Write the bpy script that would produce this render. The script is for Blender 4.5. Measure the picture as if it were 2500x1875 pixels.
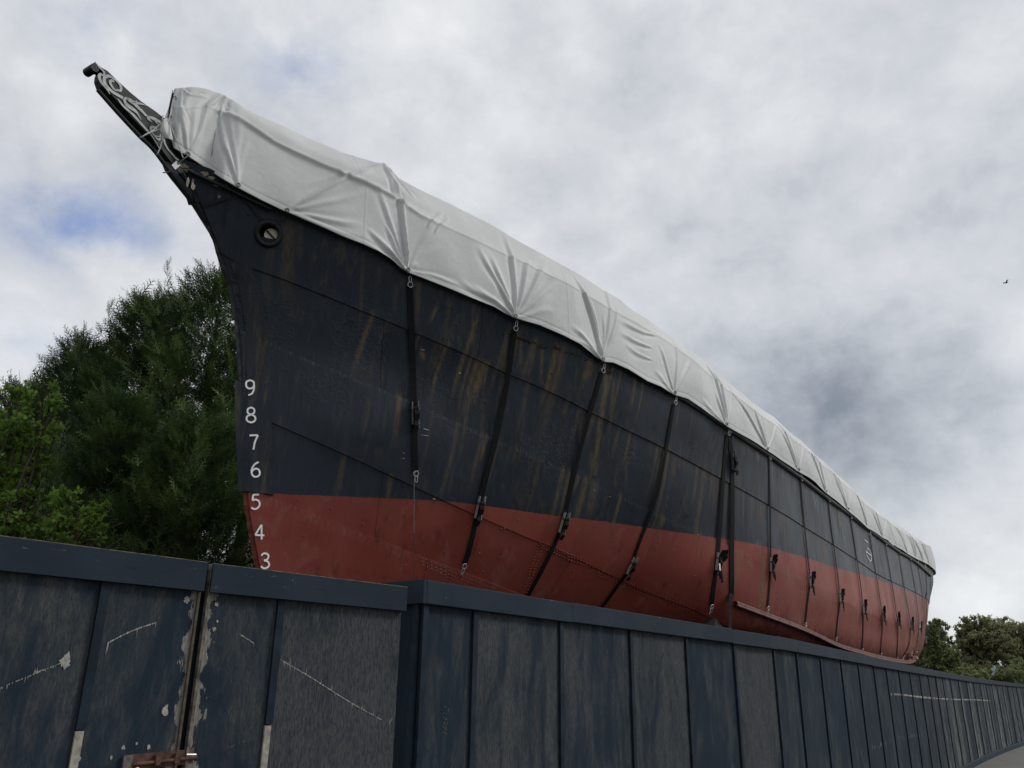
import bpy, bmesh, math, random
import numpy as np
from mathutils import Vector, Matrix
from mathutils.bvhtree import BVHTree
random.seed(7); rng = np.random.default_rng(7)
scene = bpy.context.scene
for o in list(bpy.data.objects): bpy.data.objects.remove(o)
col = scene.collection

# ------------------------------------------------------------------ camera
F = 2050.0; EYE = 1.8                       # focal length in photo pixels (2500 wide), eye height
up = np.array([80.0, 5600.0, F]); up /= np.linalg.norm(up)
fwd = np.array([0, 0, 1.0]) - up*up[2]; fwd /= np.linalg.norm(fwd)
rgt = np.cross(up, fwd)
if rgt[0] < 0: rgt = -rgt
RW = np.array([rgt, fwd, up])               # camera (x right, y up, z forward) -> world
cam = bpy.data.cameras.new("camera"); camo = bpy.data.objects.new("camera", cam); col.objects.link(camo)
M = Matrix.Identity(4)
for i in range(3):
    M[i][0] = RW[i][0]; M[i][1] = RW[i][1]; M[i][2] = -RW[i][2]
M[2][3] = EYE
camo.matrix_world = M
cam.sensor_width = 36; cam.lens = F/2500*36; cam.clip_end = 20000; cam.clip_start = .05
scene.camera = camo

# ------------------------------------------------------------------ world, sun, exposure
W = bpy.data.worlds.new("World"); scene.world = W; W.use_nodes = True
nt = W.node_tree; N = nt.nodes; L = nt.links; N.clear()
SUN_EL, SUN_AZ = math.radians(38), math.radians(82)
def wn(t, **k):
    n = N.new(t)
    for a, b in k.items(): setattr(n, a, b)
    return n
def wlink(a, b): L.new(a, b)
def wmath(op, a, b=None, clamp=False):
    n = wn('ShaderNodeMath', operation=op, use_clamp=clamp)
    for i, v in enumerate([a, b]):
        if v is None: continue
        if isinstance(v, (int, float)): n.inputs[i].default_value = v
        else: wlink(v, n.inputs[i])
    return n.outputs[0]
sky = wn('ShaderNodeTexSky', sky_type='NISHITA'); sky.sun_disc = False
sky.sun_elevation = SUN_EL; sky.sun_rotation = SUN_AZ
skym = wn('ShaderNodeVectorMath', operation='SCALE'); wlink(sky.outputs[0], skym.inputs[0]); skym.inputs[3].default_value = .10
tc = wn('ShaderNodeTexCoord')
mp = wn('ShaderNodeMapping'); wlink(tc.outputs['Generated'], mp.inputs[0]); mp.inputs['Scale'].default_value = (1, 1, 1.25)
def noise(scale, det, rough, dist=0, off=0):
    m2 = wn('ShaderNodeMapping'); wlink(mp.outputs[0], m2.inputs[0]); m2.inputs['Location'].default_value = (off, off*.7, -off)
    n = wn('ShaderNodeTexNoise'); wlink(m2.outputs[0], n.inputs[0])
    n.inputs['Scale'].default_value = scale; n.inputs['Detail'].default_value = det
    n.inputs['Roughness'].default_value = rough; n.inputs['Distortion'].default_value = dist
    return n.outputs[0]
def pxdir(x, y):
    d = RW @ np.array([x-1250, 937.5-y, F]); return d/np.linalg.norm(d)
def blob(x, y, r, sx=1.0):
    """soft patch of cloud round one direction (a real place in the sky)"""
    d = pxdir(x, y)
    v = wn('ShaderNodeVectorMath', operation='SUBTRACT'); wlink(tc.outputs['Generated'], v.inputs[0]); v.inputs[1].default_value = tuple(d)
    v2 = wn('ShaderNodeVectorMath', operation='MULTIPLY'); wlink(v.outputs[0], v2.inputs[0]); v2.inputs[1].default_value = (1/sx, 1/sx, 1.5)
    ln = wn('ShaderNodeVectorMath', operation='LENGTH'); wlink(v2.outputs[0], ln.inputs[0])
    q = wmath('DIVIDE', ln.outputs['Value'], r/F)
    q = wmath('POWER', q, 2.0); q = wmath('MULTIPLY', q, -1.0)
    return wmath('EXPONENT', q)
n1 = noise(3.0, 7, .50, .05, 3.1)
n2 = noise(7.5, 8, .56, .15, 9.7)
n3 = noise(1.3, 3, .5, .1, 5.2)
shade = wmath('ADD', wmath('MULTIPLY', n1, .50), wmath('MULTIPLY', n2, .30))
shade = wmath('ADD', shade, wmath('MULTIPLY', n3, .2))
n4 = noise(16, 8, .60, .2, 2.3)
shade = wmath('ADD', shade, wmath('MULTIPLY', wmath('SUBTRACT', n4, .5), .20))
for (x, y, r, sx, a) in [(2350, 1010, 330, 1.9, -.115), (2150, 1110, 170, 1.6, -.06), (1750, 330, 420, 1.6, -.045), (2440, 1250, 120, 1.4, -.03),
                         (2400, 800, 200, 1.6, .05), (2330, 1460, 90, 1.2, .10), (850, 300, 420, 1.2, .05), (150, 700, 260, 1.2, .06), (330, 60, 200, 1.2, .03),
                         (2350, 1300, 110, 1.6, .05), (1450, 620, 320, 1.4, .03), (2300, 100, 300, 1.2, -.02)]:
    shade = wmath('ADD', shade, wmath('MULTIPLY', blob(x, y, r, sx), a))
cr = wn('ShaderNodeValToRGB'); wlink(shade, cr.inputs[0]); e = cr.color_ramp
e.elements[0].position = .22; e.elements[0].color = (.24, .27, .32, 1)
e.elements[1].position = .62; e.elements[1].color = (.90, .915, .93, 1)
e.elements.new(.33).color = (.46, .49, .535, 1); e.elements.new(.42).color = (.63, .655, .695, 1); e.elements.new(.50).color = (.735, .755, .785, 1)
# thin places where the blue shows
bl = wmath('MULTIPLY', n2, 1.0)
bs = wmath('ADD', blob(205, 550, 125, 1.15), wmath('MULTIPLY', blob(720, 150, 110, .9), .6))
bs = wmath('ADD', bs, wmath('MULTIPLY', blob(230, 70, 110, .9), .35))
bs = wmath('ADD', bs, wmath('MULTIPLY', blob(60, 820, 90, .9), .3))
bb = wmath('MULTIPLY', bs, wmath('MULTIPLY', wmath('SUBTRACT', .60, n2), 4.6), )
bb = wmath('MULTIPLY', bb, 1.0, True)
bluec = wn('ShaderNodeMix', data_type='RGBA'); wlink(bb, bluec.inputs[0]); wlink(cr.outputs[0], bluec.inputs[6]); bluec.inputs[7].default_value = (.235, .335, .62, 1)
addv = wn('ShaderNodeMix', data_type='RGBA'); addv.inputs[0].default_value = .08; wlink(bluec.outputs[2], addv.inputs[6]); wlink(skym.outputs[0], addv.inputs[7])
bg = wn('ShaderNodeBackground'); wlink(addv.outputs[2], bg.inputs[0]); bg.inputs[1].default_value = 1.0
wo = wn('ShaderNodeOutputWorld'); wlink(bg.outputs[0], wo.inputs[0])
sl = bpy.data.lights.new("sun", 'SUN'); sl.energy = 1.5; sl.angle = math.radians(16); sl.color = (1, .97, .93)
so = bpy.data.objects.new("sun", sl); col.objects.link(so); so.location = (0, 0, 40)
sd = Vector((math.sin(SUN_AZ)*math.cos(SUN_EL), math.cos(SUN_AZ)*math.cos(SUN_EL), math.sin(SUN_EL)))
so.rotation_euler = sd.to_track_quat('Z', 'Y').to_euler()
scene.view_settings.view_transform = 'Standard'; scene.view_settings.look = 'None'
scene.view_settings.exposure = 0.0; scene.view_settings.gamma = 1; scene.view_settings.use_curve_mapping = False

# ------------------------------------------------------------------ picture <-> place
O = np.array([0, 0, EYE])
def ray(p):
    d = RW @ np.array([p[0]-1250, 937.5-p[1], F], float); return d
def project(P):
    P = np.atleast_2d(P) - O
    c = P @ RW
    return np.stack([1250+F*c[:, 0]/c[:, 2], 937.5-F*c[:, 1]/c[:, 2]], 1)
AL = math.radians(33.5)
DX = np.array([math.sin(AL), math.cos(AL)]); NY = np.array([math.cos(AL), -math.sin(AL)])
S0 = np.array([-2.6037, 8.7049])
def toworld(X, Y, Z):                        # ship frame (aft, towards viewer, above eye) -> world
    X = np.asarray(X, float); Y = np.asarray(Y, float); Z = np.asarray(Z, float)
    return np.stack([S0[0]+X*DX[0]+Y*NY[0], S0[1]+X*DX[1]+Y*NY[1], Z+EYE], -1)
def toship(P):
    P = np.asarray(P, float); q = P[..., :2]-S0
    return np.stack([q@DX, q@NY, P[..., 2]-EYE], -1)
def at_Y(p, Y):
    d = ray(p); t = (Y+S0@NY)/(d[:2]@NY); return toship(O+t*d)
def at_fun(p, fn, t0=.002, t1=.03):
    """first point of the ray where its ship-frame Y drops below fn(X)"""
    d = ray(p); ts = np.linspace(t0, t1, 900)
    q = toship(O+ts[:, None]*d); g = q[:, 1]-fn(q[:, 0])
    k = np.where((g[:-1] > 0) & (g[1:] <= 0))[0]
    if len(k) == 0: return q[np.argmin(abs(g))]
    k = k[0]; w = g[k]/(g[k]-g[k+1]); return q[k]*(1-w)+q[k+1]*w
def pchip(x, y, xq):
    x = np.asarray(x, float); y = np.asarray(y, float); xq = np.asarray(xq, float)
    h = np.diff(x); d = np.diff(y)/h; m = np.zeros_like(y)
    for i in range(1, len(x)-1):
        if d[i-1]*d[i] > 0:
            w1 = 2*h[i]+h[i-1]; w2 = h[i]+2*h[i-1]; m[i] = (w1+w2)/(w1/d[i-1]+w2/d[i])
    m[0] = d[0]; m[-1] = d[-1]
    k = np.clip(np.searchsorted(x, xq)-1, 0, len(x)-2)
    t = np.clip((xq-x[k])/h[k], 0, 1)
    return ((2*t**3-3*t**2+1)*y[k]+(t**3-2*t**2+t)*h[k]*m[k]+(-2*t**3+3*t**2)*y[k+1]+(t**3-t**2)*h[k]*m[k+1])
def catmull(P, n):
    P = np.asarray(P, float); out = []
    Q = np.vstack([2*P[0]-P[1], P, 2*P[-1]-P[-2]])
    for i in range(1, len(Q)-2):
        for t in np.linspace(0, 1, n, endpoint=False):
            a, b, c, d = Q[i-1], Q[i], Q[i+1], Q[i+2]
            out.append(.5*((2*b)+(c-a)*t+(2*a-5*b+4*c-d)*t*t+(3*b-a-3*c+d)*t**3))
    out.append(P[-1]); return np.array(out)

# ------------------------------------------------------------------ object helpers
def link(name, me, mat=None, parent=None, kind=None):
    o = bpy.data.objects.new(name, me); col.objects.link(o)
    if mat is not None:
        for m in (mat if isinstance(mat, (list, tuple)) else [mat]): me.materials.append(m)
    if parent is not None: o.parent = parent
    if kind: o['kind'] = kind
    return o
def tag(o, label=None, cat=None, group=None, kind=None):
    if label: o['label'] = label
    if cat: o['category'] = cat
    if group: o['group'] = group
    if kind: o['kind'] = kind
    return o
def empty(name, loc, rz=0, **k):
    o = bpy.data.objects.new(name, None); col.objects.link(o); o.location = loc; o.rotation_euler = (0, 0, rz)
    o.empty_display_size = .2; tag(o, **k); return o
def rootmat(o):
    if o is None: return Matrix.Identity(4)
    m = Matrix.LocRotScale(o.location, o.rotation_euler, o.scale)
    return rootmat(o.parent) @ m if o.parent else m
class MB:
    """collects geometry in world coordinates; build() makes ONE mesh object, moved into its parent's space"""
    def __init__(s): s.v = []; s.f = []; s.n = 0; s.mi = []; s.att = {}
    def add(s, V, Fc, mi=0, **att):
        V = np.asarray(V, float); s.v.append(V)
        for f in Fc: s.f.append(tuple(int(i)+s.n for i in f)); s.mi.append(mi)
        for k in set(list(s.att)+list(att)):
            s.att.setdefault(k, [np.zeros(s.n)])
            s.att[k].append(np.asarray(att.get(k, np.zeros(len(V))), float))
        s.n += len(V)
    def grid(s, G, mi=0, flip=False, closed=False, **att):
        n, m = G.shape[:2]; idx = np.arange(n*m).reshape(n, m); Fc = []
        mm = m if closed else m-1
        a = idx[:-1, :mm]; b = idx[1:, :mm]; c = np.roll(idx, -1, 1)[1:, :mm]; d = np.roll(idx, -1, 1)[:-1, :mm]
        q = np.stack([a, b, c, d], -1).reshape(-1, 4)
        if flip: q = q[:, ::-1]
        s.add(G.reshape(-1, 3), q, mi, **{k: np.asarray(v).reshape(-1) for k, v in att.items()})
    def box(s, c, size, ax=None, mi=0):
        ax = np.eye(3) if ax is None else np.asarray(ax, float)
        c = np.asarray(c, float); h = np.asarray(size, float)/2
        V = [c+ax[0]*x*h[0]+ax[1]*y*h[1]+ax[2]*z*h[2] for x in (-1, 1) for y in (-1, 1) for z in (-1, 1)]
        Fc = [(0, 1, 3, 2), (4, 6, 7, 5), (0, 4, 5, 1), (2, 3, 7, 6), (0, 2, 6, 4), (1, 5, 7, 3)]
        s.add(V, Fc, mi)
    def tube(s, P, r, n=8, mi=0, caps=True, closed=False):
        P = np.asarray(P, float); k = len(P); r = np.broadcast_to(np.asarray(r, float), (k,))
        T = np.gradient(P, axis=0) if not closed else np.roll(P, -1, 0)-np.roll(P, 1, 0)
        T /= np.linalg.norm(T, axis=1)[:, None]+1e-9
        a = np.array([0, 0, 1.0]) if abs(T[0][2]) < .9 else np.array([1.0, 0, 0])
        G = []
        u = np.cross(T[0], a); u /= np.linalg.norm(u)
        for i in range(k):
            u = u-T[i]*(u@T[i]); u /= np.linalg.norm(u)+1e-9; w = np.cross(T[i], u)
            G.append([P[i]+r[i]*(math.cos(t)*u+math.sin(t)*w) for t in np.linspace(0, 2*math.pi, n, endpoint=False)])
        G = np.array(G)
        if closed: G = np.concatenate([G, G[:1]], 0)
        base = s.n; s.grid(G, mi, closed=True)
        if caps and not closed:
            s.f.append(tuple(base+i for i in range(n))); s.mi.append(mi)
            s.f.append(tuple(base+(k-1)*n+i for i in reversed(range(n)))); s.mi.append(mi)
    def ribbon(s, P, Nn, w, th, mi=0, side=None):
        """flat strip with thickness along P; Nn = outward normal per point"""
        P = np.asarray(P, float); Nn = np.asarray(Nn, float); w = np.broadcast_to(np.asarray(w, float), (len(P),))
        T = np.gradient(P, axis=0); T /= np.linalg.norm(T, axis=1)[:, None]+1e-9
        B = np.cross(T, Nn); B /= np.linalg.norm(B, axis=1)[:, None]+1e-9
        G = np.stack([P+B*w[:, None]/2, P+B*w[:, None]/2+Nn*th, P-B*w[:, None]/2+Nn*th, P-B*w[:, None]/2], 1)
        base = s.n; k = len(P); s.grid(G, mi, closed=True)
        s.f.append(tuple(base+i for i in range(4))); s.mi.append(mi)
        s.f.append(tuple(base+(k-1)*4+i for i in (3, 2, 1, 0))); s.mi.append(mi)
    def ring(s, c, nrm, R, r, n=20, m=8, mi=0):
        nrm = np.asarray(nrm, float); nrm /= np.linalg.norm(nrm)
        a = np.array([0, 0, 1.0]) if abs(nrm[2]) < .9 else np.array([1.0, 0, 0])
        u = np.cross(nrm, a); u /= np.linalg.norm(u); w = np.cross(nrm, u)
        th = np.linspace(0, 2*math.pi, n, endpoint=False)
        P = np.array([np.asarray(c)+R*(math.cos(t)*u+math.sin(t)*w) for t in th]); s.tube(P, r, m, mi, closed=True)
    def build(s, name, mat, parent=None, smooth=False, **k):
        V = np.vstack(s.v)
        Mi = np.array(rootmat(parent).inverted())
        V = V @ Mi[:3, :3].T + Mi[:3, 3]
        me = bpy.data.meshes.new(name)
        me.vertices.add(len(V)); me.vertices.foreach_set('co', V.astype(np.float32).ravel())
        ln = np.array([len(f) for f in s.f], np.int32)
        li = np.fromiter((i for f in s.f for i in f), np.int32, ln.sum())
        me.loops.add(len(li)); me.loops.foreach_set('vertex_index', li)
        me.polygons.add(len(ln)); me.polygons.foreach_set('loop_start', np.concatenate([[0], np.cumsum(ln)[:-1]]).astype(np.int32))
        me.polygons.foreach_set('loop_total', ln)
        me.polygons.foreach_set('material_index', np.array(s.mi, np.int32))
        me.update(calc_edges=True); me.validate()
        for a, v in s.att.items():
            at = me.attributes.new(a, 'FLOAT', 'POINT'); vv = np.concatenate([np.atleast_1d(x) for x in v])
            at.data.foreach_set('value', vv.astype(np.float32))
        if smooth: me.shade_smooth(); me.set_sharp_from_angle(angle=math.radians(38))
        else: me.shade_flat()
        o = link(name, me, mat, parent); tag(o, **k); return o
def fastmesh(name, V, Fq, mat, parent=None, att=None, smooth=False, **k):
    """numpy arrays of equal-sized polygons, world coordinates"""
    Mi = np.array(rootmat(parent).inverted()); V = V @ Mi[:3, :3].T + Mi[:3, 3]
    me = bpy.data.meshes.new(name); me.vertices.add(len(V)); me.vertices.foreach_set('co', V.astype(np.float32).ravel())
    k_ = Fq.shape[1]; me.loops.add(Fq.size); me.loops.foreach_set('vertex_index', Fq.astype(np.int32).ravel())
    me.polygons.add(len(Fq)); me.polygons.foreach_set('loop_start', (np.arange(len(Fq))*k_).astype(np.int32))
    me.polygons.foreach_set('loop_total', np.full(len(Fq), k_, np.int32)); me.update(calc_edges=True)
    for a, v in (att or {}).items():
        at = me.attributes.new(a, 'FLOAT', 'POINT'); at.data.foreach_set('value', v.astype(np.float32))
    if smooth: me.shade_smooth()
    else: me.shade_flat()
    o = link(name, me, mat, parent); tag(o, **k); return o

# ------------------------------------------------------------------ material helpers
class Mat:
    def __init__(s, name, rough=.6, metal=0, spec=.5):
        s.m = bpy.data.materials.new(name); s.m.use_nodes = True; s.t = s.m.node_tree
        s.b = s.t.nodes['Principled BSDF']; s.b.inputs['Roughness'].default_value = rough
        s.b.inputs['Metallic'].default_value = metal; s.b.inputs['Specular IOR Level'].default_value = spec
        s.co = s.n('ShaderNodeTexCoord').outputs['Object']
    def n(s, t, **k):
        x = s.t.nodes.new(t)
        for a, b in k.items(): setattr(x, a, b)
        return x
    def l(s, a, b): s.t.links.new(a, b)
    def noise(s, scale, det=4, rough=.55, stretch=(1, 1, 1), dist=0, co=None, loc=(0, 0, 0), rot=(0, 0, 0)):
        m = s.n('ShaderNodeMapping'); s.l(co or s.co, m.inputs[0]); m.inputs['Scale'].default_value = stretch; m.inputs['Location'].default_value = loc
        m.inputs['Rotation'].default_value = rot
        x = s.n('ShaderNodeTexNoise'); s.l(m.outputs[0], x.inputs[0]); x.inputs['Scale'].default_value = scale
        x.inputs['Detail'].default_value = det; x.inputs['Roughness'].default_value = rough; x.inputs['Distortion'].default_value = dist
        return x.outputs[0]
    def vor(s, scale, stretch=(1, 1, 1), feature='F1'):
        m = s.n('ShaderNodeMapping'); s.l(s.co, m.inputs[0]); m.inputs['Scale'].default_value = stretch
        x = s.n('ShaderNodeTexVoronoi', feature=feature); s.l(m.outputs[0], x.inputs[0]); x.inputs['Scale'].default_value = scale
        return x.outputs[0]
    def ramp(s, v, a, b):
        x = s.n('ShaderNodeMapRange', interpolation_type='SMOOTHSTEP'); s.l(v, x.inputs[0]); x.inputs[1].default_value = a; x.inputs[2].default_value = b
        return x.outputs[0]
    def math(s, op, a, b=None, clamp=False):
        x = s.n('ShaderNodeMath', operation=op, use_clamp=clamp)
        for i, v in enumerate([a, b]):
            if v is None: continue
            if isinstance(v, (int, float)): x.inputs[i].default_value = v
            else: s.l(v, x.inputs[i])
        return x.outputs[0]
    def mix(s, f, a, b, mode='MIX'):
        x = s.n('ShaderNodeMix', data_type='RGBA', blend_type=mode)
        for i, v in ((0, f), (6, a), (7, b)):
            if isinstance(v, (int, float)): x.inputs[i].default_value = v
            elif isinstance(v, tuple): x.inputs[i].default_value = (*v, 1)[:4]
            else: s.l(v, x.inputs[i])
        return x.outputs[2]
    def attr(s, name): return s.n('ShaderNodeAttribute', attribute_name=name).outputs['Fac']
    def rand(s): return s.n('ShaderNodeObjectInfo').outputs['Random']
    def color(s, c):
        if isinstance(c, tuple): s.b.inputs['Base Color'].default_value = (*c, 1)
        else: s.l(c, s.b.inputs['Base Color'])
        return s
    def rough(s, v): s.l(v, s.b.inputs['Roughness']); return s
    def bump(s, h, dist=.01, strength=1.0):
        x = s.n('ShaderNodeBump'); s.l(h, x.inputs['Height']); x.inputs['Distance'].default_value = dist; x.inputs['Strength'].default_value = strength
        if s.b.inputs['Normal'].links: s.l(s.b.inputs['Normal'].links[0].from_socket, x.inputs['Normal'])
        s.l(x.outputs[0], s.b.inputs['Normal']); return s
def simple(name, c, rough=.6, metal=0, var=.25, scale=8, bump=0, spec=.5):
    m = Mat(name, rough, metal, spec); v = m.noise(scale, 5)
    dark = tuple(x*(1-var) for x in c); light = tuple(min(1, x*(1+var)) for x in c)
    m.color(m.mix(m.ramp(v, .3, .7), dark, light))
    if bump: m.bump(m.noise(scale*6, 4), bump)
    return m.m

def hull_mat():
    m = Mat('hull_paint', .5, 0, .24)
    wl = m.attr('wl'); rust = m.attr('rust'); pale = m.attr('pale'); pit = m.attr('pit'); grime = m.attr('grime')
    big = m.noise(.55, 5, .6, (1, 1, .7)); mid = m.noise(2.2, 6, .6, (1, 1, .45))
    stre = m.noise(7.5, 5, .62, (1.6, 1.6, .10), .15)
    stre2 = m.noise(21, 4, .6, (1.3, 1.3, .07), .1)
    blk = m.mix(m.ramp(big, .35, .65), (.0075, .0125, .0225), (.0140, .0210, .0330))
    blk = m.mix(m.math('MULTIPLY', m.ramp(mid, .45, .7), .5), blk, (.0135, .0185, .0240))
    st = m.math('MULTIPLY', m.ramp(stre, .49, .67), m.ramp(m.noise(.9, 3, .5, (1, 1, .6), loc=(4, 2, 1)), .42, .6))
    blk = m.mix(m.math('MULTIPLY', st, .9), blk, (.062, .053, .028))
    blk = m.mix(m.math('MULTIPLY', m.ramp(m.noise(9, 5, .6, (1.4, 1.4, .09), .1, loc=(7, 7, 0)), .50, .64), .6), blk, (.0045, .0060, .0095))
    blk = m.mix(m.math('MULTIPLY', m.ramp(stre2, .56, .72), .35), blk, (.055, .062, .068))
    aft = m.attr('aft'); rd = m.rand()
    blk = m.mix(m.math('MULTIPLY', m.ramp(rd, .35, 1.0), .45), blk, (.019, .027, .040))
    blk = m.mix(m.math('MULTIPLY', m.ramp(m.noise(1.1, 5, .62, (1, 1, .5), .4, loc=(5, 5, 8)), .50, .66), .5), blk, (.022, .031, .045))
    blk = m.mix(m.math('MULTIPLY', aft, m.ramp(m.noise(6, 6, .65, (1.5, 1.5, .14), .3, loc=(9, 1, 3)), .30, .52)), blk, (.078, .090, .104))
    blk = m.mix(m.math('MULTIPLY', aft, m.ramp(m.noise(11, 5, .65, (1.5, 1.5, .10), .2, loc=(2, 7, 3)), .50, .66)), blk, (.0085, .0085, .0085))
    red = m.mix(m.ramp(big, .35, .65), (.165, .0310, .0240), (.245, .052, .037))
    red = m.mix(m.math('MULTIPLY', m.ramp(mid, .4, .7), .45), red, (.195, .058, .044))
    red = m.mix(m.math('MULTIPLY', aft, .55), red, (.265, .075, .052))
    red = m.mix(m.math('MULTIPLY', rd, .35), red, (.135, .029, .022))
    red = m.mix(m.math('MULTIPLY', m.ramp(m.noise(3.1, 6, .65, (1, 1, .6), .6, loc=(3, 3, 3)), .54, .68), .45), red, (.235, .095, .078))
    red = m.mix(m.math('MULTIPLY', m.ramp(m.noise(14, 6, .7), .62, .70), .5), red, (.045, .018, .015))
    red = m.mix(m.math('MULTIPLY', m.ramp(m.noise(5, 5, .6, (1.5, 1.5, .2)), .56, .72), .4), red, (.040, .009, .008))
    edge = m.math('ADD', wl, m.math('MULTIPLY', m.math('SUBTRACT', m.noise(7, 6, .7), .5), .035))
    c = m.mix(m.ramp(edge, -.004, .004), red, blk)
    c = m.mix(m.math('MULTIPLY', m.math('MULTIPLY', grime, m.ramp(m.noise(9, 6, .65, (1.5, 1.5, .12)), .40, .62)), .85), c, (.008, .0085, .008))
    c = m.mix(m.math('MULTIPLY', rust, m.ramp(m.noise(26, 5, .65, (1.2, 1.2, .12)), .25, .6), True), c, (.122, .086, .040))
    c = m.mix(m.math('MULTIPLY', pale, m.ramp(m.noise(30, 5, .65, (1.4, 1.4, .2)), .45, .68), True), c, (.25, .28, .30))
    m.color(c)
    m.rough(m.math('ADD', .36, m.math('MULTIPLY', mid, .3)))
    pn = m.noise(22, 5, .65, (1, 1, 1)); pv = m.vor(30)
    pp = m.math('MULTIPLY', m.math('MULTIPLY', pit, m.ramp(m.noise(1.7, 4, .6, loc=(1, 8, 2)), .42, .58)), m.math('ADD', m.math('MULTIPLY', m.ramp(pn, .48, .60), .8), m.math('MULTIPLY', m.ramp(pv, .30, .06), -.55)))
    m.bump(pp, .006, .6)
    m.bump(m.noise(2.3, 4, .5), .03, .25)
    return m.m
HULL = hull_mat()
def tarp_mat():
    m = Mat('tarpaulin_pvc', .5, 0, .30)
    v = m.noise(1.1, 5, .6); d = m.noise(5, 6, .65, (1, 1, .35))
    c = m.mix(m.ramp(v, .35, .68), (.51, .517, .51), (.59, .597, .59))
    c = m.mix(m.math('MULTIPLY', m.ramp(d, .55, .75), .22), c, (.36, .37, .36))
    c = m.mix(m.math('MULTIPLY', m.attr('seam'), .55), c, (.25, .26, .26))
    m.color(c); m.rough(m.math('ADD', .50, m.math('MULTIPLY', d, .14)))
    w = m.noise(3.2, 5, .55, (1, 1, 1.6), 1.2); w2 = m.noise(9, 4, .5, (1, 1, 1.5), 1.5)
    m.bump(w, .03, .16); m.bump(w2, .008, .15)
    return m.m
TARP = tarp_mat()
def panel_mat():
    m = Mat('weathered_ply', .85, 0, .10)
    r = m.rand(); m4 = m.n('ShaderNodeVectorMath', operation='ADD'); m.l(m.co, m4.inputs[0])
    cx = m.n('ShaderNodeCombineXYZ'); m.l(m.math('MULTIPLY', r, 37), cx.inputs[0]); m.l(m.math('MULTIPLY', r, 11), cx.inputs[2]); m.l(cx.outputs[0], m4.inputs[1])
    co = m4.outputs[0]
    g = m.noise(95, 6, .78, (1.2, 1.2, .24), .5, co); g2 = m.noise(11, 6, .68, (1.2, 1.2, .24), .6, co)
    b = m.noise(2.0, 5, .62, (1.5, 1.5, .55), .8, co); fl = m.noise(150, 3, .6, (1.2, 1.2, .22), 0, co)
    nav = m.mix(m.ramp(b, .3, .7), (.0125, .0220, .0335), (.0190, .0305, .0430))
    wn_ = m.attr('worn')
    wear = m.math('ADD', m.math('MULTIPLY', g2, .42), m.math('MULTIPLY', b, .58))
    wear = m.math('ADD', wear, m.math('MULTIPLY', m.math('SUBTRACT', wn_, .5), .35))
    wv = m.math('MULTIPLY', m.ramp(wear, .41, .62), m.ramp(g, .32, .66))
    c = m.mix(m.math('MULTIPLY', wv, .85), nav, (.088, .086, .080))
    c = m.mix(m.math('MULTIPLY', m.ramp(fl, .63, .74), m.math('MULTIPLY', m.ramp(wear, .38, .6), .55)), c, (.14, .137, .128))
    c = m.mix(m.math('MULTIPLY', m.ramp(g, .56, .70), .25), c, (.008, .012, .018))
    c = m.mix(m.math('MULTIPLY', m.attr('chalk'), m.ramp(g2, .40, .62)), c, (.21, .215, .20))
    bn = m.math('ADD', m.math('MULTIPLY', m.noise(30, 8, .72, (1.2, 1.2, .4), .5, co), .9), m.math('MULTIPLY', m.attr('bare'), .34))
    c = m.mix(m.math('MULTIPLY', m.ramp(bn, .66, .685), .92), c, m.mix(m.ramp(g, .35, .65), (.125, .118, .105), (.27, .26, .235)))
    m.color(c); m.bump(g, .004, .55); m.bump(fl, .0015, .5)
    return m.m
PANEL = panel_mat()
def board_mat():
    m = Mat('painted_board', .66, 0, .12)
    b = m.noise(2.2, 4, .6); g = m.noise(40, 5, .65, (.1, .1, 1.6)); k = m.vor(5.5, (.5, .5, 2.2))
    c = m.mix(m.ramp(b, .3, .7), (.0125, .0215, .0330), (.0180, .0290, .0410))
    c = m.mix(m.math('MULTIPLY', m.ramp(g, .55, .75), .35), c, (.014, .02, .03))
    c = m.mix(m.math('MULTIPLY', m.ramp(k, .11, .04), .8), c, (.010, .014, .022))
    ch = m.math('MULTIPLY', m.ramp(m.noise(11, 6, .7, (.5, .5, 2.4)), .655, .70), .8)
    c = m.mix(ch, c, (.15, .14, .105))
    m.color(c); m.bump(g, .002, .5); return m.m
BOARD = board_mat()
BATTEN = simple('batten_paint', (.0105, .0185, .0290), .65, 0, .3, 9, .001, .12)
BARE = simple('bare_timber', (.26, .24, .205), .85, 0, .3, 30, .002)
EDGEW = simple('chipped_edge', (.10, .088, .070), .85, 0, .6, 30, .001)
BLACK = simple('black_webbing', (.0055, .006, .0072), .75, 0, .4, 40, .0006, .12)
STEEL = simple('zinc_steel', (.46, .46, .46), .42, .6, .25, 60)
DSTEEL = simple('ratchet_steel', (.16, .16, .165), .45, .6, .3, 50)
RUST = simple('rusty_iron', (.085, .040, .026), .8, .2, .55, 22, .001)
ROPE = simple('pale_rope', (.42, .42, .40), .85, 0, .2, 60, .001)
WHITE = simple('white_paint', (.82, .82, .79), .6, 0, .10, 30)
SCROLL = simple('scroll_paint', (.36, .37, .37), .6, 0, .25, 20)
IRON = simple('black_iron', (.0075, .0092, .013), .5, 0, .4, 12, .0012, .3)
BEIGE = simple('beige_lining', (.78, .68, .57), .8, 0, .08, 4)
STEMM = simple('stem_iron', (.0055, .0068, .0098), .55, 0, .5, 9, .0012, .25)

# ================================================================== THE SETTING
GROUND_Z = 0.0
def fence_pt(px, h=.61):
    d = ray(px); t = h/d[2]; return (O+t*d)[:2]
TOPPX = [(1030, 1417), (1100, 1425.7), (1250, 1445.5), (1385, 1470.6), (1598, 1509.7), (1750, 1532), (1887, 1554), (2000, 1577), (2143, 1606), (2258, 1635), (2315, 1646), (2372, 1655), (2415, 1661), (2458, 1667), (2500, 1671)]
FP = np.array([fence_pt(p) for p in TOPPX])
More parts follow.
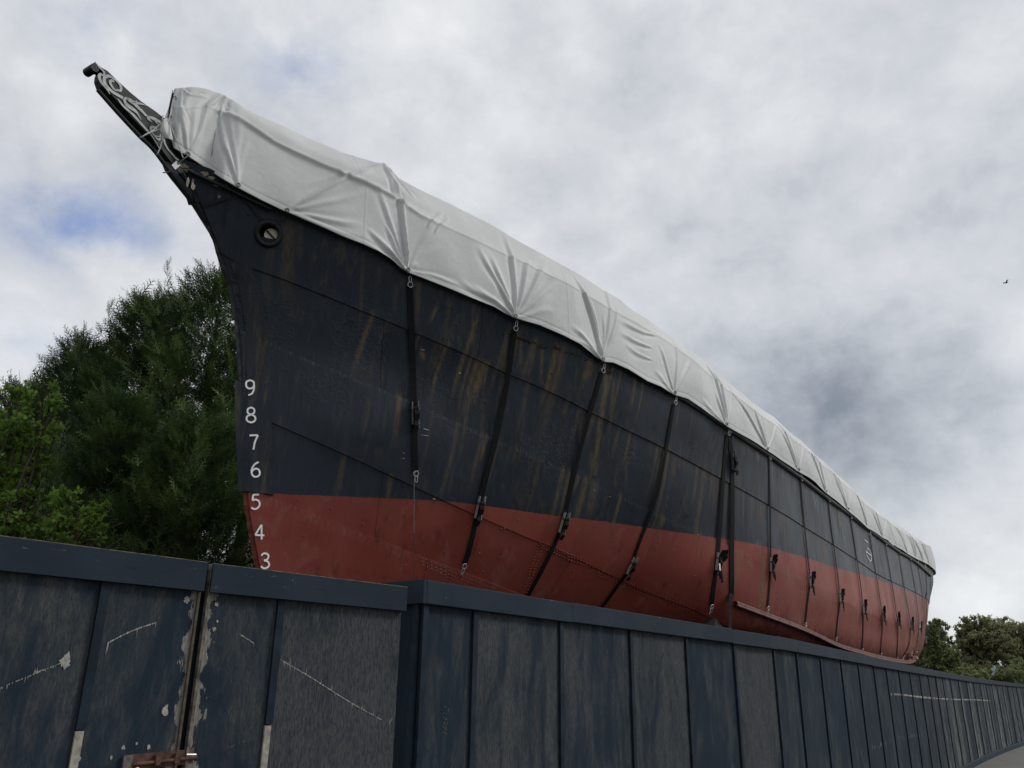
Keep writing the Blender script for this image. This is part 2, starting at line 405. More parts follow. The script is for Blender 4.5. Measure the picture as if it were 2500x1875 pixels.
# straight run first, then the fence swings to the right
k1 = 10
d0 = (FP[6]-FP[0]); d0 /= np.linalg.norm(d0)
FP2 = [FP[0]]
for p in FP[1:7]: FP2.append(FP[0]+d0*((p-FP[0])@d0))
FPL = np.vstack([FP2, FP[7:]])
# smooth the measured far points, then carry the bend on past the frame
for _ in range(4): FPL[7:-1] = (FPL[6:-2]+2*FPL[7:-1]+FPL[8:])/4
dv = FPL[-1]-FPL[-3]; dv /= np.linalg.norm(dv); ang = -math.radians(3)
for _ in range(5):
    dv = np.array([dv[0]*math.cos(ang)-dv[1]*math.sin(ang), dv[0]*math.sin(ang)+dv[1]*math.cos(ang)]); FPL = np.vstack([FPL, FPL[-1]+dv*3.2])
FC = catmull(FPL, 24)
FS = np.concatenate([[0], np.cumsum(np.linalg.norm(np.diff(FC, axis=0), axis=1))])
def fpos(s): return np.array([np.interp(s, FS, FC[:, 0]), np.interp(s, FS, FC[:, 1])])
def fdir(s):
    a = fpos(s+.05)-fpos(s-.05); return a/np.linalg.norm(a)
FTOP = EYE+.61
def fs_of_px(x, y):
    d = ray((x, y))[:2]; c = FC[:, 0]*d[1]-FC[:, 1]*d[0]
    k = np.where(c[:-1]*c[1:] <= 0)[0]
    k = k[0]; w = c[k]/(c[k]-c[k+1]); return FS[k]*(1-w)+FS[k+1]*w

asph = Mat('tarmac', .85, 0, .3)
_a = asph.noise(1.2, 5); _b = asph.noise(90, 3, .6)
asph.color(asph.mix(asph.ramp(_b, .35, .7), asph.mix(asph.ramp(_a, .3, .7), (.085, .083, .078), (.125, .122, .115)), (.17, .165, .155))); asph.bump(_b, .004, .6)
grass = Mat('rough_grass', .95, 0, .1)
_a = grass.noise(.7, 5); _b = grass.noise(22, 4, .7)
grass.color(grass.mix(grass.ramp(_b, .3, .7), (.018, .032, .010), grass.mix(grass.ramp(_a, .3, .7), (.045, .065, .02), (.075, .085, .03)))); grass.bump(_b, .03, .8)
g = MB(); r = 12000
xs = np.concatenate([[-r, -3000, -600, -200], np.linspace(-100, 100, 41), [200, 600, 3000, r]])
GX, GY = np.meshgrid(xs, xs, indexing='ij'); g.grid(np.stack([GX, GY+20, np.zeros_like(GX)-.012], -1))
g.build('ground', grass.m, kind='structure')
g = MB(); n_ = len(FC)
rows = []
for i in range(0, n_, 6):
    p = FC[i]; rows.append([(p[0]+.05, p[1]+.0, 0), (p[0]+30, p[1]-30, 0)])
rows.append([(FC[-1][0], FC[-1][1], 0), (FC[-1][0]+30, FC[-1][1]-30, 0)])
R_ = np.array(rows); g.grid(R_)
lp = np.array([[(-14, -8, 0), (FC[0][0]+30, FC[0][1]-30, 0)], [(FC[0][0]+.05, FC[0][1], 0), (FC[0][0]+30, FC[0][1]-30, 0)]])
g.add([(-14, -6, 0.0), (-.7, 5.4, 0.0), (FC[0][0]+.05, FC[0][1], 0.0), (FC[0][0]+30, FC[0][1]-30, 0.0), (-14, -30, 0.0)], [(0, 4, 3, 2, 1)])
g.build('pavement', asph.m, kind='structure')

# distant hills, aerial haze put into their blue-grey colour
hm = Mat('hazy_blue_hill', .95, 0, .1); hm.color(hm.mix(hm.ramp(hm.noise(.003, 5), .4, .6), (.125, .16, .215), (.155, .19, .24)))
g = MB(); G = []
for a in np.linspace(math.radians(-75), math.radians(75), 160):
    hh = 150+95*math.sin(a*5+.6)+45*math.sin(a*13+1)+22*math.sin(a*31)
    G.append([(math.sin(a)*q, math.cos(a)*q, z) for q, z in ((5200, -1), (5700, hh*.55), (6200, hh), (7400, hh*.7), (8800, -1))])
g.grid(np.array(G)); g.build('hills', hm.m, smooth=True, kind='structure')

# ------------------------------------------------------------------ hoarding
def bx(mb, a, b, z0, z1, nrm, d0_, d1_, mi=0):
    """upright board between plan points a and b, from z0 to z1, from depth d0_ to d1_ along nrm"""
    a = np.asarray(a); b = np.asarray(b); nrm = np.asarray(nrm)
    V = []
    for p in (a, b):
        for d in (d0_, d1_):
            for z in (z0, z1): q = p+nrm*d; V.append((q[0], q[1], z))
    mb.add(V, [(0, 1, 3, 2), (4, 6, 7, 5), (0, 4, 5, 1), (2, 3, 7, 6), (0, 2, 6, 4), (1, 5, 7, 3)], mi)
def panel_grid(mb, a, b, z0, z1, nrm, worn, chalkf=None, nx=6, nz=14, baref=None):
    a = np.asarray(a); b = np.asarray(b); L_ = np.linalg.norm(b-a)
    G = np.zeros((nx, nz, 3)); ch = np.zeros((nx, nz)); br = np.zeros((nx, nz))
    for i, u in enumerate(np.linspace(0, 1, nx)):
        for j, v in enumerate(np.linspace(0, 1, nz)):
            q = a+(b-a)*u; G[i, j] = (q[0], q[1], z0+(z1-z0)*v); ch[i, j] = chalkf(u, v) if chalkf else 0; br[i, j] = baref(u*L_, z0+(z1-z0)*v) if baref else 0
    mb.grid(G, worn=np.full((nx, nz), worn), chalk=ch, bare=br)
    bx(mb, a, b, z0, z1, nrm, -.018, -.001)
hoard = empty('hoarding', (FC[0][0], FC[0][1], 0), label='long navy blue plywood hoarding with vertical battens curving away below the ship', cat='fence')
bat_px = [1158, 1366, 1535, 1670.5, 1787, 1884, 1940, 1998, 2048.5, 2091, 2129, 2160, 2191, 2218, 2242, 2263.5, 2282, 2299, 2318, 2338, 2358, 2375, 2391, 2406, 2420, 2433, 2446, 2458.6, 2470, 2481, 2491]
bats = []
for x in bat_px:
    y = np.interp(x, [p[0] for p in TOPPX], [p[1] for p in TOPPX])+10
    bats.append(fs_of_px(x, y))
step = bats[-1]-bats[-2]
while bats[-1] < FS[-1]-1.5: bats.append(bats[-1]+.6)
edges = [0.03]+bats
worns = [.45, .62, .5, .66, .38, .72, .36, .3, .36, .34, .28, .38, .32, .36]
CAPH = .135
for i in range(len(edges)-1):
    s0, s1 = edges[i], edges[i+1]; a, b = fpos(s0+.004), fpos(s1-.004); t = (b-a)/np.linalg.norm(b-a); nr = np.array([t[1], -t[0]])
    w = worns[i] if i < len(worns) else .3+.25*random.random()
    streak = [(random.random(), .06+.10*random.random()) for _ in range(3)]
    def chf(u, v, i=i, streak=streak):
        if i < 17: return 0
        k = 1.6 if i in (20, 21, 23, 25) else .9
        return k*max([math.exp(-((u-c)/wd)**2) for c, wd in streak])*(.5+.5*(1-v))
    mb = MB(); panel_grid(mb, a, b, .02, FTOP-.05, nr, w, chf); mb.build('panel', PANEL, hoard)
for i, s in enumerate(bats[:-1]):
    t = fdir(s); nr = np.array([t[1], -t[0]]); c = fpos(s); w = .044 if i < 6 else .040
    mb = MB(); bx(mb, c-t*w/2, c+t*w/2, .16, FTOP-CAPH-.002, nr, .001, .021); mb.build('batten', BATTEN, hoard)
# corner stile at the left end of the main run
t = fdir(.1); nr = np.array([t[1], -t[0]]); mb = MB(); bx(mb, fpos(0)+t*0.003, fpos(0)+t*.045, .02, FTOP-CAPH-.002, nr, .001, .024); mb.build('batten', BATTEN, hoard)
# capping boards, joined where the photo shows joints
caps = [0]+[fs_of_px(x, np.interp(x, [p[0] for p in TOPPX], [p[1] for p in TOPPX])) for x in (1385, 1777, 1886, 2119, 2258, 2340, 2415, 2470)]+[FS[-1]-.4]
for i in range(len(caps)-1):
    s0, s1 = caps[i], caps[i+1]-.003; n = max(2, int((s1-s0)/.5)+1); G = []; E = []
    dz = [0, .004, -.003, .003, -.004, .002, -.003, .003, 0, .002][i]
    for s in np.linspace(s0, s1, n):
        t = fdir(max(.06, s)); nr = np.array([t[1], -t[0]]); c = fpos(s); z1 = FTOP+dz; z0 = z1-CAPH
        G.append([(*(c-nr*.03), z0), (*(c+nr*.046), z0), (*(c+nr*.048), z0+.004), (*(c+nr*.048), z1-.004), (*(c+nr*.044), z1), (*(c-nr*.03), z1)])
    mb = MB(); mb.grid(np.array(G), closed=True); k = len(G)
    mb.f += [tuple(range(6)), tuple((k-1)*6+j for j in reversed(range(6)))]; mb.mi += [0, 0]
    for q in range(len(mb.f)):   # bare, chipped upper face
        f = mb.f[q]
        if len(f) == 4 and all((v % 6) in (4, 5) for v in f): mb.mi[q] = 1
    mb.build('capping_board', [BOARD, EDGEW], hoard)
# plinth board along the foot
G = []
for s in np.linspace(0, FS[-1]-.5, 90):
    t = fdir(max(.06, s)); nr = np.array([t[1], -t[0]]); c = fpos(s)
    G.append([(*(c+nr*.002), 0), (*(c+nr*.055), 0), (*(c+nr*.055), .135), (*(c+nr*.045), .150), (*(c+nr*.002), .15)])
mb = MB(); mb.grid(np.array(G)); mb.build('plinth_board', BOARD, hoard)
# return at the corner
t0 = fdir(.1); n0 = np.array([t0[1], -t0[0]]); bdir = -n0
c0 = fpos(0)
back = c0+bdir*.36
mb = MB(); panel_grid(mb, back, c0+bdir*.012, .02, FTOP-.05, -t0, .12); mb.build('return_panel', PANEL, hoard)
mb = MB(); bx(mb, back, c0-bdir*.046, FTOP-CAPH, FTOP, -t0, .001, .030); mb.build('capping_board', BOARD, hoard)
mb = MB(); bx(mb, c0+bdir*.004, c0+bdir*.045, .02, FTOP-CAPH-.002, -t0, .001, .018); mb.build('batten', BATTEN, hoard)

# ------------------------------------------------------------------ gates on the left
HL = .56; LT = EYE+HL
gl = [fence_pt(p, HL) for p in [(-60, 1303), (497, 1374), (512, 1377), (984, 1434)]]
def on_plane(px, a, b):
    """plan point and height where the ray meets the upright plane through a and b"""
    d = ray(px); t_ = (b-a); nn = np.array([t_[1], -t_[0]]); k = (a@nn)/(d[:2]@nn); return O+k*d
def gate(name, a, b, label, divs, side=0):
    t = (b-a)/np.linalg.norm(b-a); nr = np.array([t[1], -t[0]])
    root = empty(name, (a[0], a[1], 0), label=label, cat='gate', group=None)
    ds = [0]+divs+[np.linalg.norm(b-a)]
    for i in range(len(ds)-1):
        w_ = ds[i+1]-ds[i]-.006
        def bf(d, z, i=i, w_=w_):
            if side == 0 or i != (len(ds)-2 if side > 0 else 0): return .10*math.exp(-((z-1.0)/.4)**2)
            e_ = (w_-d) if side > 0 else d
            wd = (.035+.030*math.exp(-((z-1.25)/.22)**2)+.012*math.sin(z*23)+.008*math.sin(z*57))*(1.25 if side < 0 else .8)
            return 1.1*math.exp(-(e_/wd)**2)+.16*math.exp(-(e_/.25)**2)+.10*math.exp(-((z-1.0)/.3)**2)
        mb = MB(); panel_grid(mb, a+t*(ds[i]+.003), a+t*(ds[i+1]-.003), .05, LT-.05, nr, [.50, .46][i % 2] if side > 0 else [.55, .85][i % 2], None, 44, 90, bf); mb.build('panel', PANEL, root)
    return root, t, nr
A0, A1, B0, B1 = gl
def dist_on(px, a, b):
    p = on_plane(px, a, b); return (p[:2]-a)@((b-a)/np.linalg.norm(b-a)), p[2]
dA, zA = dist_on((252, 1450), A0, A1); dA2, zcut = dist_on((190, 1781), A0, A1)
dB, zB = dist_on((683, 1480), B0, B1); dB2, zcutB = dist_on((645, 1768), B0, B1)
gA, tA, nA = gate('gate_leaf', A0, A1, 'left leaf of navy plywood gate with rusty bolt and long white scratch', [dA], 1)
gB, tB, nB = gate('gate_leaf', B0, B1, 'right leaf of navy plywood gate ending at the corner of the long hoarding', [dB], -1)
for root, a, b, t, nr, d, zc in ((gA, A0, A1, tA, nA, dA, zcut), (gB, B0, B1, tB, nB, dB, zcutB)):
    L_ = np.linalg.norm(b-a)
    mb = MB(); c = a+t*d; bx(mb, c-t*.020, c+t*.020, zc, LT-CAPH-.002, nr, .001, .017); mb.build('batten', BATTEN, root)
    mb = MB(); bx(mb, c-t*.018, c+t*.016, .05, zc-.006, nr, .001, .012); mb.build('bare_batten', BARE, root, label='bare weathered strip where the batten has lost its paint')
    mb = MB(); bx(mb, a, a+t*L_, LT-CAPH, LT-.003, nr, -.02, .042); mb.build('capping_board', BOARD, root)
    mb = MB(); bx(mb, a, a+t*L_, LT-.0028, LT+.0005, nr, -.0195, .0415); mb.build('board_edge', EDGEW, root)
# worn edges beside the gap: bare wood patches
def ragged(mb, a, t, nr, d, z0, z1, side, wmax, seed, n=60, off=.0035):
    rr = np.random.default_rng(seed); w = 0; G = []
    for z in np.linspace(z0, z1, n):
        w = np.clip(w*.75+rr.normal(0, wmax*.35)+wmax*.12, .001, wmax)
        p = a+t*d+nr*off; q = p+t*side*w; G.append([(p[0], p[1], z), (q[0], q[1], z)])
    mb.grid(np.array(G))
LA = np.linalg.norm(A1-A0)
mb = MB(); bx(mb, A0+tA*(LA-.012), A0+tA*LA, .05, LT-CAPH, nA, .0035, .014); mb.build('edge_strip', simple('mossy_edge', (.060, .048, .028), .9, 0, .4, 30), gA)
mb = MB(); bx(mb, B0-tB*.004, B0+tB*.010, .05, LT-.004, nB, .0035, .030); mb.build('edge_strip', EDGEW, gB)
# post just behind the gap
mb = MB(); mid = (A1+B0)/2; bx(mb, mid-tA*.05, mid+tA*.05, 0, LT-.02, nA, -.12, -.03); po = mb.build('gate_post', BATTEN, None, label='square dark post standing behind the narrow gap between the gate leaves', cat='post')
# scratches and chips, thin flakes of bare paint lying on the boards
SCRATCH = simple('bare_scratch', (.26, .255, .225), .9, 0, .3, 50)
CHALK = simple('chalky_scuff', (.14, .145, .14), .9, 0, .35, 60)
def scratch(root, a, b, pts, w=.006, spikes=0, seed=1, down=1, mat=None, smin=.01, smax=.06, n=40, gap=.25):
    rr = np.random.default_rng(seed); P = []
    t = (b-a)/np.linalg.norm(b-a); nr = np.array([t[1], -t[0]])
    for p in pts:
        q = on_plane(p, a, b); P.append((((q[:2]-a)@t), q[2]))
    P = np.array(P); C = catmull(P, n) if len(P) > 2 else np.stack([np.interp(np.linspace(0, 1, n), [0, 1], P[:, k]) for k in (0, 1)], 1)
    mb = MB(); off = .003
    def W3(d, z): q = a+t*d+nr*off; return (q[0], q[1], z)
    ww = w*np.clip(rr.normal(.8, .45, len(C)), .15, 1.6)
    for i in range(len(C)-1):
        if rr.random() < gap*.5: continue
        d0_, z0_ = C[i]; d1_, z1_ = C[i+1]
        mb.add([W3(d0_, z0_-ww[i]/2), W3(d1_, z1_-ww[i+1]/2), W3(d1_, z1_+ww[i+1]/2), W3(d0_, z0_+ww[i]/2)], [(0, 1, 2, 3)])
    for _ in range(spikes):
        i = rr.integers(0, len(C)); d_, z_ = C[i]; l_ = rr.uniform(smin, smax)*rr.uniform(.3, 1); dd = down if down else rr.choice([-1, 1])
        mb.add([W3(d_-.0016, z_), W3(d_+.0016, z_), W3(d_+rr.normal(0, .002), z_-dd*l_)], [(0, 1, 2)])
    mb.build('scratch', mat or SCRATCH, root)
scratch(gA, A0, A1, [(262, 1570), (320, 1541), (380, 1520)], .007, 7, 1, 1, smax=.10)
scratch(gA, A0, A1, [(-30, 1691), (60, 1655), (150, 1618)], .004, 10, 2, 1, smax=.03, gap=.9)
scratch(gA, A0, A1, [(80, 1644), (110, 1634)], .007, 4, 5, -1, smax=.03)
for k, (x, y, s) in enumerate([(160, 1614, .030), (455, 1465, .016), (402, 1735, .022), (300, 1825, .010), (362, 1824, .010), (271, 1850, .008), (333, 1815, .007), (335, 1860, .018), (190, 1850, .012)]):
    q = on_plane((x, y), A0, A1); mb = MB(); rr = np.random.default_rng(k+20); m_ = 16
    V = [q+np.array([*(tA*math.cos(th)), 0])*s*rr.uniform(.4, 1.1)+np.array([0, 0, math.sin(th)*s*rr.uniform(.6, 1.5)])+np.array([*nA, 0])*.0034 for th in np.linspace(0, 2*math.pi, m_, endpoint=False)]
    mb.add(V, [tuple(range(m_))]); mb.build('bare_patch', SCRATCH, gA)
scratch(gB, B0, B1, [(684, 1610), (760, 1655), (850, 1712), (930, 1757)], .006, 26, 7, 0, smin=.008, smax=.06, n=60)
scratch(gB, B0, B1, [(583, 1547), (620, 1571)], .005, 5, 8, 1, smax=.015)
scratch(gB, B0, B1, [(948, 1768), (957, 1754)], .006, 5, 9, 0, smax=.02)
scratch(gB, B0, B1, [(550, 1827), (610, 1803)], .003, 5, 11, 1, smax=.015, gap=1.2, mat=CHALK)
for k, (x, y, s) in enumerate([(522, 1536, .012), (530, 1517, .008), (528, 1476, .012)]):
    q = on_plane((x, y), B0, B1); mb = MB(); rr = np.random.default_rng(k+50); m_ = 12
    V = [q+np.array([*(tB*math.cos(th)), 0])*s*rr.uniform(.4, 1.1)+np.array([0, 0, math.sin(th)*s*rr.uniform(.4, 1.2)])+np.array([*nB, 0])*.0034 for th in np.linspace(0, 2*math.pi, m_, endpoint=False)]
    mb.add(V, [tuple(range(m_))]); mb.build('bare_patch', SCRATCH, gB)
Fa, Fb = fpos(0), fpos(bats[5])
for k in range(5):
    x = 1080+k*2.6
    scratch(hoard, Fa, Fb, [(x+4, 1726), (x-1, 1800)], .004, 6, 60+k, 0, smax=.02, mat=CHALK, gap=.5)
scratch(hoard, Fa, Fb, [(1851, 1727), (1855, 1750), (1857, 1773)], .006, 5, 71, 0, smax=.02)
# long white scrape on the far, curving stretch
SCR = [(2175, 1695), (2200, 1696), (2250, 1702), (2300, 1706), (2345, 1708), (2390, 1709), (2418, 1711)]
rr = np.random.default_rng(5); pz = catmull(np.array(SCR, float), 22); mb = MB(); last = None
for i in range(len(pz)-1):
    if rr.random() < (.45 if i < 20 else .16): continue
    qs = []
    for p in (pz[i], pz[i+1]):
        s = fs_of_px(p[0], p[1]); c = fpos(s); d = ray(p); k = np.linalg.norm(c)/np.linalg.norm(d[:2]); t = fdir(s); nr = np.array([t[1], -t[0]])
        qs.append((c+nr*.004, EYE+k*d[2]))
    w = .012*rr.uniform(.5, 1.8)
    mb.add([(*qs[0][0], qs[0][1]-w), (*qs[1][0], qs[1][1]-w), (*qs[1][0], qs[1][1]+w), (*qs[0][0], qs[0][1]+w)], [(0, 1, 2, 3)])
mb.build('scratch', SCRATCH, hoard)
for (x0, y0, x1, y1, n, sd) in [(2325, 1785, 2440, 1790, 50, 1), (2340, 1772, 2375, 1773, 14, 2), (2130, 1828, 2240, 1790, 40, 3), (2215, 1800, 2245, 1798, 24, 4), (2330, 1860, 2470, 1815, 34, 5), (2405, 1740, 2432, 1745, 10, 6), (2230, 1665, 2236, 1700, 6, 7)]:
    rr = np.random.default_rng(sd+90); mb = MB()
    for _ in range(n):
        u = rr.random(); p = (x0+(x1-x0)*u+rr.normal(0, 2), y0+(y1-y0)*u+rr.normal(0, 3)); s = fs_of_px(*p); c = fpos(s); d = ray(p)
        k = np.linalg.norm(c)/np.linalg.norm(d[:2]); t = fdir(s); nr = np.array([t[1], -t[0]]); z = EYE+k*d[2]; c = c+nr*.004
        if z < .17: z = .19
        w = rr.uniform(.003, .02); h = rr.uniform(.008, .07)
        mb.add([(*(c-t*w), z), (*(c+t*w), z+rr.normal(0, .01)), (*(c+t*w*.6), z+h), (*(c-t*w*.3), z+h*.8)], [(0, 1, 2, 3)])
    mb.build('scuff', CHALK, hoard)
# rusty bolt across the gap
def ap(px, off=0): q = on_plane(px, A0, A1); return q+np.array([*nA, 0])*off
bolt = empty('gate_bolt', tuple(ap((350, 1862))), label='rusty sliding bolt with white ring fixed across the gate leaves', cat='bolt')
mb = MB(); a_ = ap((300, 1862), .006); b_ = ap((470, 1846), .006); c_ = (a_+b_)/2; ax = (b_-a_); L_ = np.linalg.norm(ax); ax /= L_; nz = np.array([*nA, 0.]); upv = np.cross(nz, ax)
mb.box(c_, (L_, .010, .060), [ax, nz, upv]); mb.build('back_plate', RUST, bolt)
mb = MB(); mb.tube([ap((318, 1866), .022), ap((474, 1848), .022)], .008, 10); mb.build('bar', RUST, bolt, smooth=True)
for x in (378, 425):
    y = 1862-(x-300)*.094; mb = MB(); q = ap((x, y), .018); mb.box(q, (.022, .030, .040), [ax, nz, upv]); mb.build('staple', RUST, bolt)
mb = MB(); q = ap((306, 1872), .012); mb.box(q, (.040, .014, .090), [ax, nz, upv]); mb.build('hasp', simple('dull_zinc', (.11, .105, .10), .6, .4, .4, 40), bolt)
mb = MB(); mb.ring(ap((325, 1882), .034), nz+upv*.1, .013, .0028, 20, 8); mb.build('ring', WHITE, bolt, smooth=True)
mb = MB(); mb.tube([ap((450, 1842), .018), ap((473, 1842), .018)], .006, 8); mb.build('bolt_end', STEEL, bolt, smooth=True)

# ================================================================== THE SHIP
ZL = np.array([5.6, 4.6, 4.0, 3.4, 2.8, 2.2, 1.7, 1.3, 1.05, .8, .5, .3])
# the stem line, read off its silhouette in the centre plane
STEMPX = [(412, 416), (451, 465), (484, 507), (512, 549), (529, 587), (536, 614), (551, 662), (563, 689), (575, 746), (583, 792), (588, 852), (592, 919), (594, 1023), (598, 1120), (603, 1204), (607, 1244), (616, 1302), (634, 1389)]
SP = np.array([at_Y(p, .03) for p in STEMPX]); SP = SP[np.argsort(SP[:, 2])]
SPz = np.concatenate([[.28, .6, .85], SP[:, 2], [5.6]]); SPx = np.concatenate([[.62, .34, .16], SP[:, 0], [SP[-1, 0]-.42]])
def stemX(z): return np.interp(z, SPz, SPx)
FR = [0, .2, .45, .7, 1]
YF = {5.6: [.06, .66, 1.36, 1.95, 2.46], 4.6: [.05, .62, 1.27, 1.82, 2.36], 4.0: [.04, .58, 1.17, 1.68, 2.24], 3.4: [.04, .50, 1.02, 1.52, 2.06], 2.8: [.04, .50, .98, 1.40, 1.87],
      2.2: [.04, .42, .85, 1.24, 1.69], 1.7: [.04, .34, .72, 1.07, 1.48], 1.3: [.04, .27, .58, .88, 1.24], 1.05: [.04, .22, .48, .74, 1.05], .8: [.04, .17, .38, .58, .82], .5: [.04, .10, .22, .34, .50], .3: [.04, .05, .06, .06, .06]}
XA = [4.95, 6.5, 8.05, 9.6, 11.15, 14.25, 17.35, 20.5, 22.5, 23.8]
YA = {5.6: [2.66, 2.88, 3.02, 3.13, 3.22, 3.32, 3.38, 3.40, 3.41, 3.33], 4.6: [2.66, 2.88, 3.02, 3.13, 3.22, 3.32, 3.38, 3.40, 3.41, 3.33], 4.0: [2.62, 2.86, 3.02, 3.13, 3.22, 3.32, 3.38, 3.40, 3.41, 3.33],
      3.4: [2.49, 2.75, 2.97, 3.10, 3.20, 3.33, 3.4, 3.42, 3.40, 3.26], 2.8: [2.34, 2.67, 2.93, 3.08, 3.19, 3.34, 3.42, 3.40, 3.28, 2.92], 2.2: [2.12, 2.57, 2.89, 3.08, 3.2, 3.36, 3.44, 3.37, 3.12, 2.6],
      1.7: [1.86, 2.49, 2.82, 3.05, 3.19, 3.37, 3.42, 3.28, 2.90, 2.2], 1.3: [1.55, 2.30, 2.75, 2.96, 3.12, 3.28, 3.34, 3.16, 2.62, 1.85], 1.05: [1.31, 2.08, 2.66, 2.9, 3.05, 3.22, 3.28, 3.02, 2.4, 1.5],
      .8: [1.05, 1.65, 2.25, 2.7, 2.9, 3.1, 3.15, 2.82, 2.1, 1.2], .5: [.7, 1.0, 1.4, 1.8, 2.0, 2.2, 2.3, 2.1, 1.7, 1.1], .3: [.06]*10}
XE = {5.6: (24.9, 2.75, 26.0), 4.6: (24.9, 2.75, 26.0), 4.0: (24.9, 2.75, 26.0), 3.4: (24.85, 2.62, 25.8), 2.8: (24.6, 2.0, 25.3), 2.2: (24.3, 1.5, 25.0), 1.7: (24.0, 1.1, 24.7), 1.3: (23.95, .8, 24.4), 1.05: (23.9, .6, 24.2), .8: (23.9, .4, 24.1), .5: (23.9, .9, 24.05), .3: (23.9, .06, 24.0)}
NC = 5+len(XA)+2
TX = np.zeros((len(ZL), NC)); TY = np.zeros((len(ZL), NC))
for i, z in enumerate(ZL):
    xs_ = float(stemX(z)); TX[i, :5] = [xs_+(3.4-xs_)*f for f in FR]; TY[i, :5] = YF[float(z)]
    TX[i, 5:5+len(XA)] = XA; TY[i, 5:5+len(XA)] = YA[float(z)]
    e_ = XE[float(z)]; TX[i, -2:] = [e_[0], e_[2]]; TY[i, -2:] = [e_[1], .03]
def hull_uv(U, Z):
    """U in column units 0..NC-1, Z height; returns X,Y (vectorised over 1-D U, Z pairs)"""
    cu = np.arange(NC); U = np.atleast_1d(U); Z = np.atleast_1d(Z)
    XX = np.stack([pchip(cu, TX[i], U) for i in range(len(ZL))]); YY = np.stack([pchip(cu, TY[i], U) for i in range(len(ZL))])
    zf = ZL[::-1]; out = []
    for A in (XX[::-1], YY[::-1]):
        h = np.diff(zf)[:, None]; d = np.diff(A, axis=0)/h; m = np.zeros_like(A)
        s = d[:-1]*d[1:] > 0; w1 = 2*h[1:]+h[:-1]; w2 = h[1:]+2*h[:-1]
        with np.errstate(all='ignore'):
            m[1:-1] = np.where(s, (w1+w2)/(w1/np.where(d[:-1] == 0, 1e-9, d[:-1])+w2/np.where(d[1:] == 0, 1e-9, d[1:])), 0)
        m[0] = d[0]; m[-1] = d[-1]
        k = np.clip(np.searchsorted(zf, Z)-1, 0, len(zf)-2); j = np.arange(len(U)); hh = h[k, 0]; t = np.clip((Z-zf[k])/hh, 0, 1)
        out.append((2*t**3-3*t**2+1)*A[k, j]+(t**3-2*t**2+t)*hh*m[k, j]+(-2*t**3+3*t**2)*A[k+1, j]+(t**3-t**2)*hh*m[k+1, j])
    return out[0], out[1]
# dense base shell used for every look-up
NU, NZ = 560, 170
Uq = np.linspace(0, NC-1, NU); Zq = np.linspace(.3, 5.6, NZ)
UU, ZZ = np.meshgrid(Uq, Zq, indexing='ij')
X_, Y_ = hull_uv(UU.ravel(), ZZ.ravel()); HG = toworld(X_, Y_, ZZ.ravel()).reshape(NU, NZ, 3)
SX = X_.reshape(NU, NZ); SY = Y_.reshape(NU, NZ)
def bvh_of(G):
    n, m = G.shape[:2]; idx = np.arange(n*m).reshape(n, m)
    q = np.stack([idx[:-1, :-1], idx[1:, :-1], idx[1:, 1:], idx[:-1, 1:]], -1).reshape(-1, 4)
    return BVHTree.FromPolygons([Vector(v) for v in G.reshape(-1, 3)], [tuple(map(int, f)) for f in q])
BV = bvh_of(HG)
def hit(px, off=0.0):
    d = Vector(ray(px)).normalized(); h, nn, i, t = BV.ray_cast(Vector(O), d)
    if h is None: return None
    if nn.dot(d) > 0: nn = -nn
    return np.array(h+nn*off), np.array(nn)
def hullY(X, Z):
    """half-breadth by nearest lookup in the dense shell, for scalar arrays"""
    X = np.atleast_1d(X).astype(float); Z = np.broadcast_to(np.atleast_1d(Z).astype(float), X.shape); out = np.zeros_like(X)
    for q in range(len(X)):
        j = np.clip((Z[q]-Zq[0])/(Zq[1]-Zq[0]), 0, NZ-1.001); a = int(j); w = j-a
        y0 = np.interp(X[q], SX[:, a], SY[:, a]); y1 = np.interp(X[q], SX[:, a+1], SY[:, a+1]); out[q] = y0*(1-w)+y1*w
    return out
def curve_on_hull(px):
    P = [];
    for p in px:
        h = hit(p)
        if h is None: print('MISS', p); continue
        P.append(toship(h[0]))
    P = np.array(P); P = P[np.argsort(P[:, 0])]; return P
seamA = curve_on_hull([(541, 618), (581, 642.5), (693, 682), (801, 725), (874, 755.5), (1000, 807), (1072, 837), (1150, 871.5), (1232, 910), (1302.5, 938.6), (1436, 1004), (1527, 1049), (1621, 1094), (1756, 1167), (1872, 1231), (1958.6, 1284), (2031, 1329), (2086, 1364), (2131, 1396), (2174, 1419), (2250, 1455)])
seamB = curve_on_hull([(592, 809), (626.5, 822), (687, 849), (781, 891.6), (1002, 980), (1099.7, 1025), (1201, 1069), (1259, 1092), (1400, 1157.5), (1494, 1201), (1606, 1257), (1638, 1264+6), (1708, 1299), (1794, 1341), (1868, 1372), (1927, 1400), (1990, 1427), (2037, 1450.6), (2096, 1478), (2158, 1505), (2213, 1529), (2240, 1541)])
seamC = curve_on_hull([(644, 1023.6), (731, 1061.5), (828, 1103), (944, 1157), (1060, 1211.6), (1146.6, 1251), (1277, 1308), (1378.5, 1351), (1505, 1409.5), (1606, 1455), (1765, 1523)])
seamD = curve_on_hull([(640, 1206), (723.6, 1237), (868, 1295), (1002, 1349), (1128.6, 1396), (1250, 1443), (1283.6, 1454)])
wlc = curve_on_hull([(606, 1203), (800, 1211), (1002, 1219), (1100, 1225), (1161, 1231.5), (1250, 1244), (1353, 1259), (1470, 1272), (1606, 1292), (1701, 1306), (1794, 1319), (1872, 1335), (1962.5, 1360), (2041, 1386), (2131, 1411), (2256, 1460)])
bkc = curve_on_hull([(1800, 1472), (1865, 1497), (1961, 1534), (2037, 1569), (2102, 1588), (2145, 1598), (2193, 1608)])
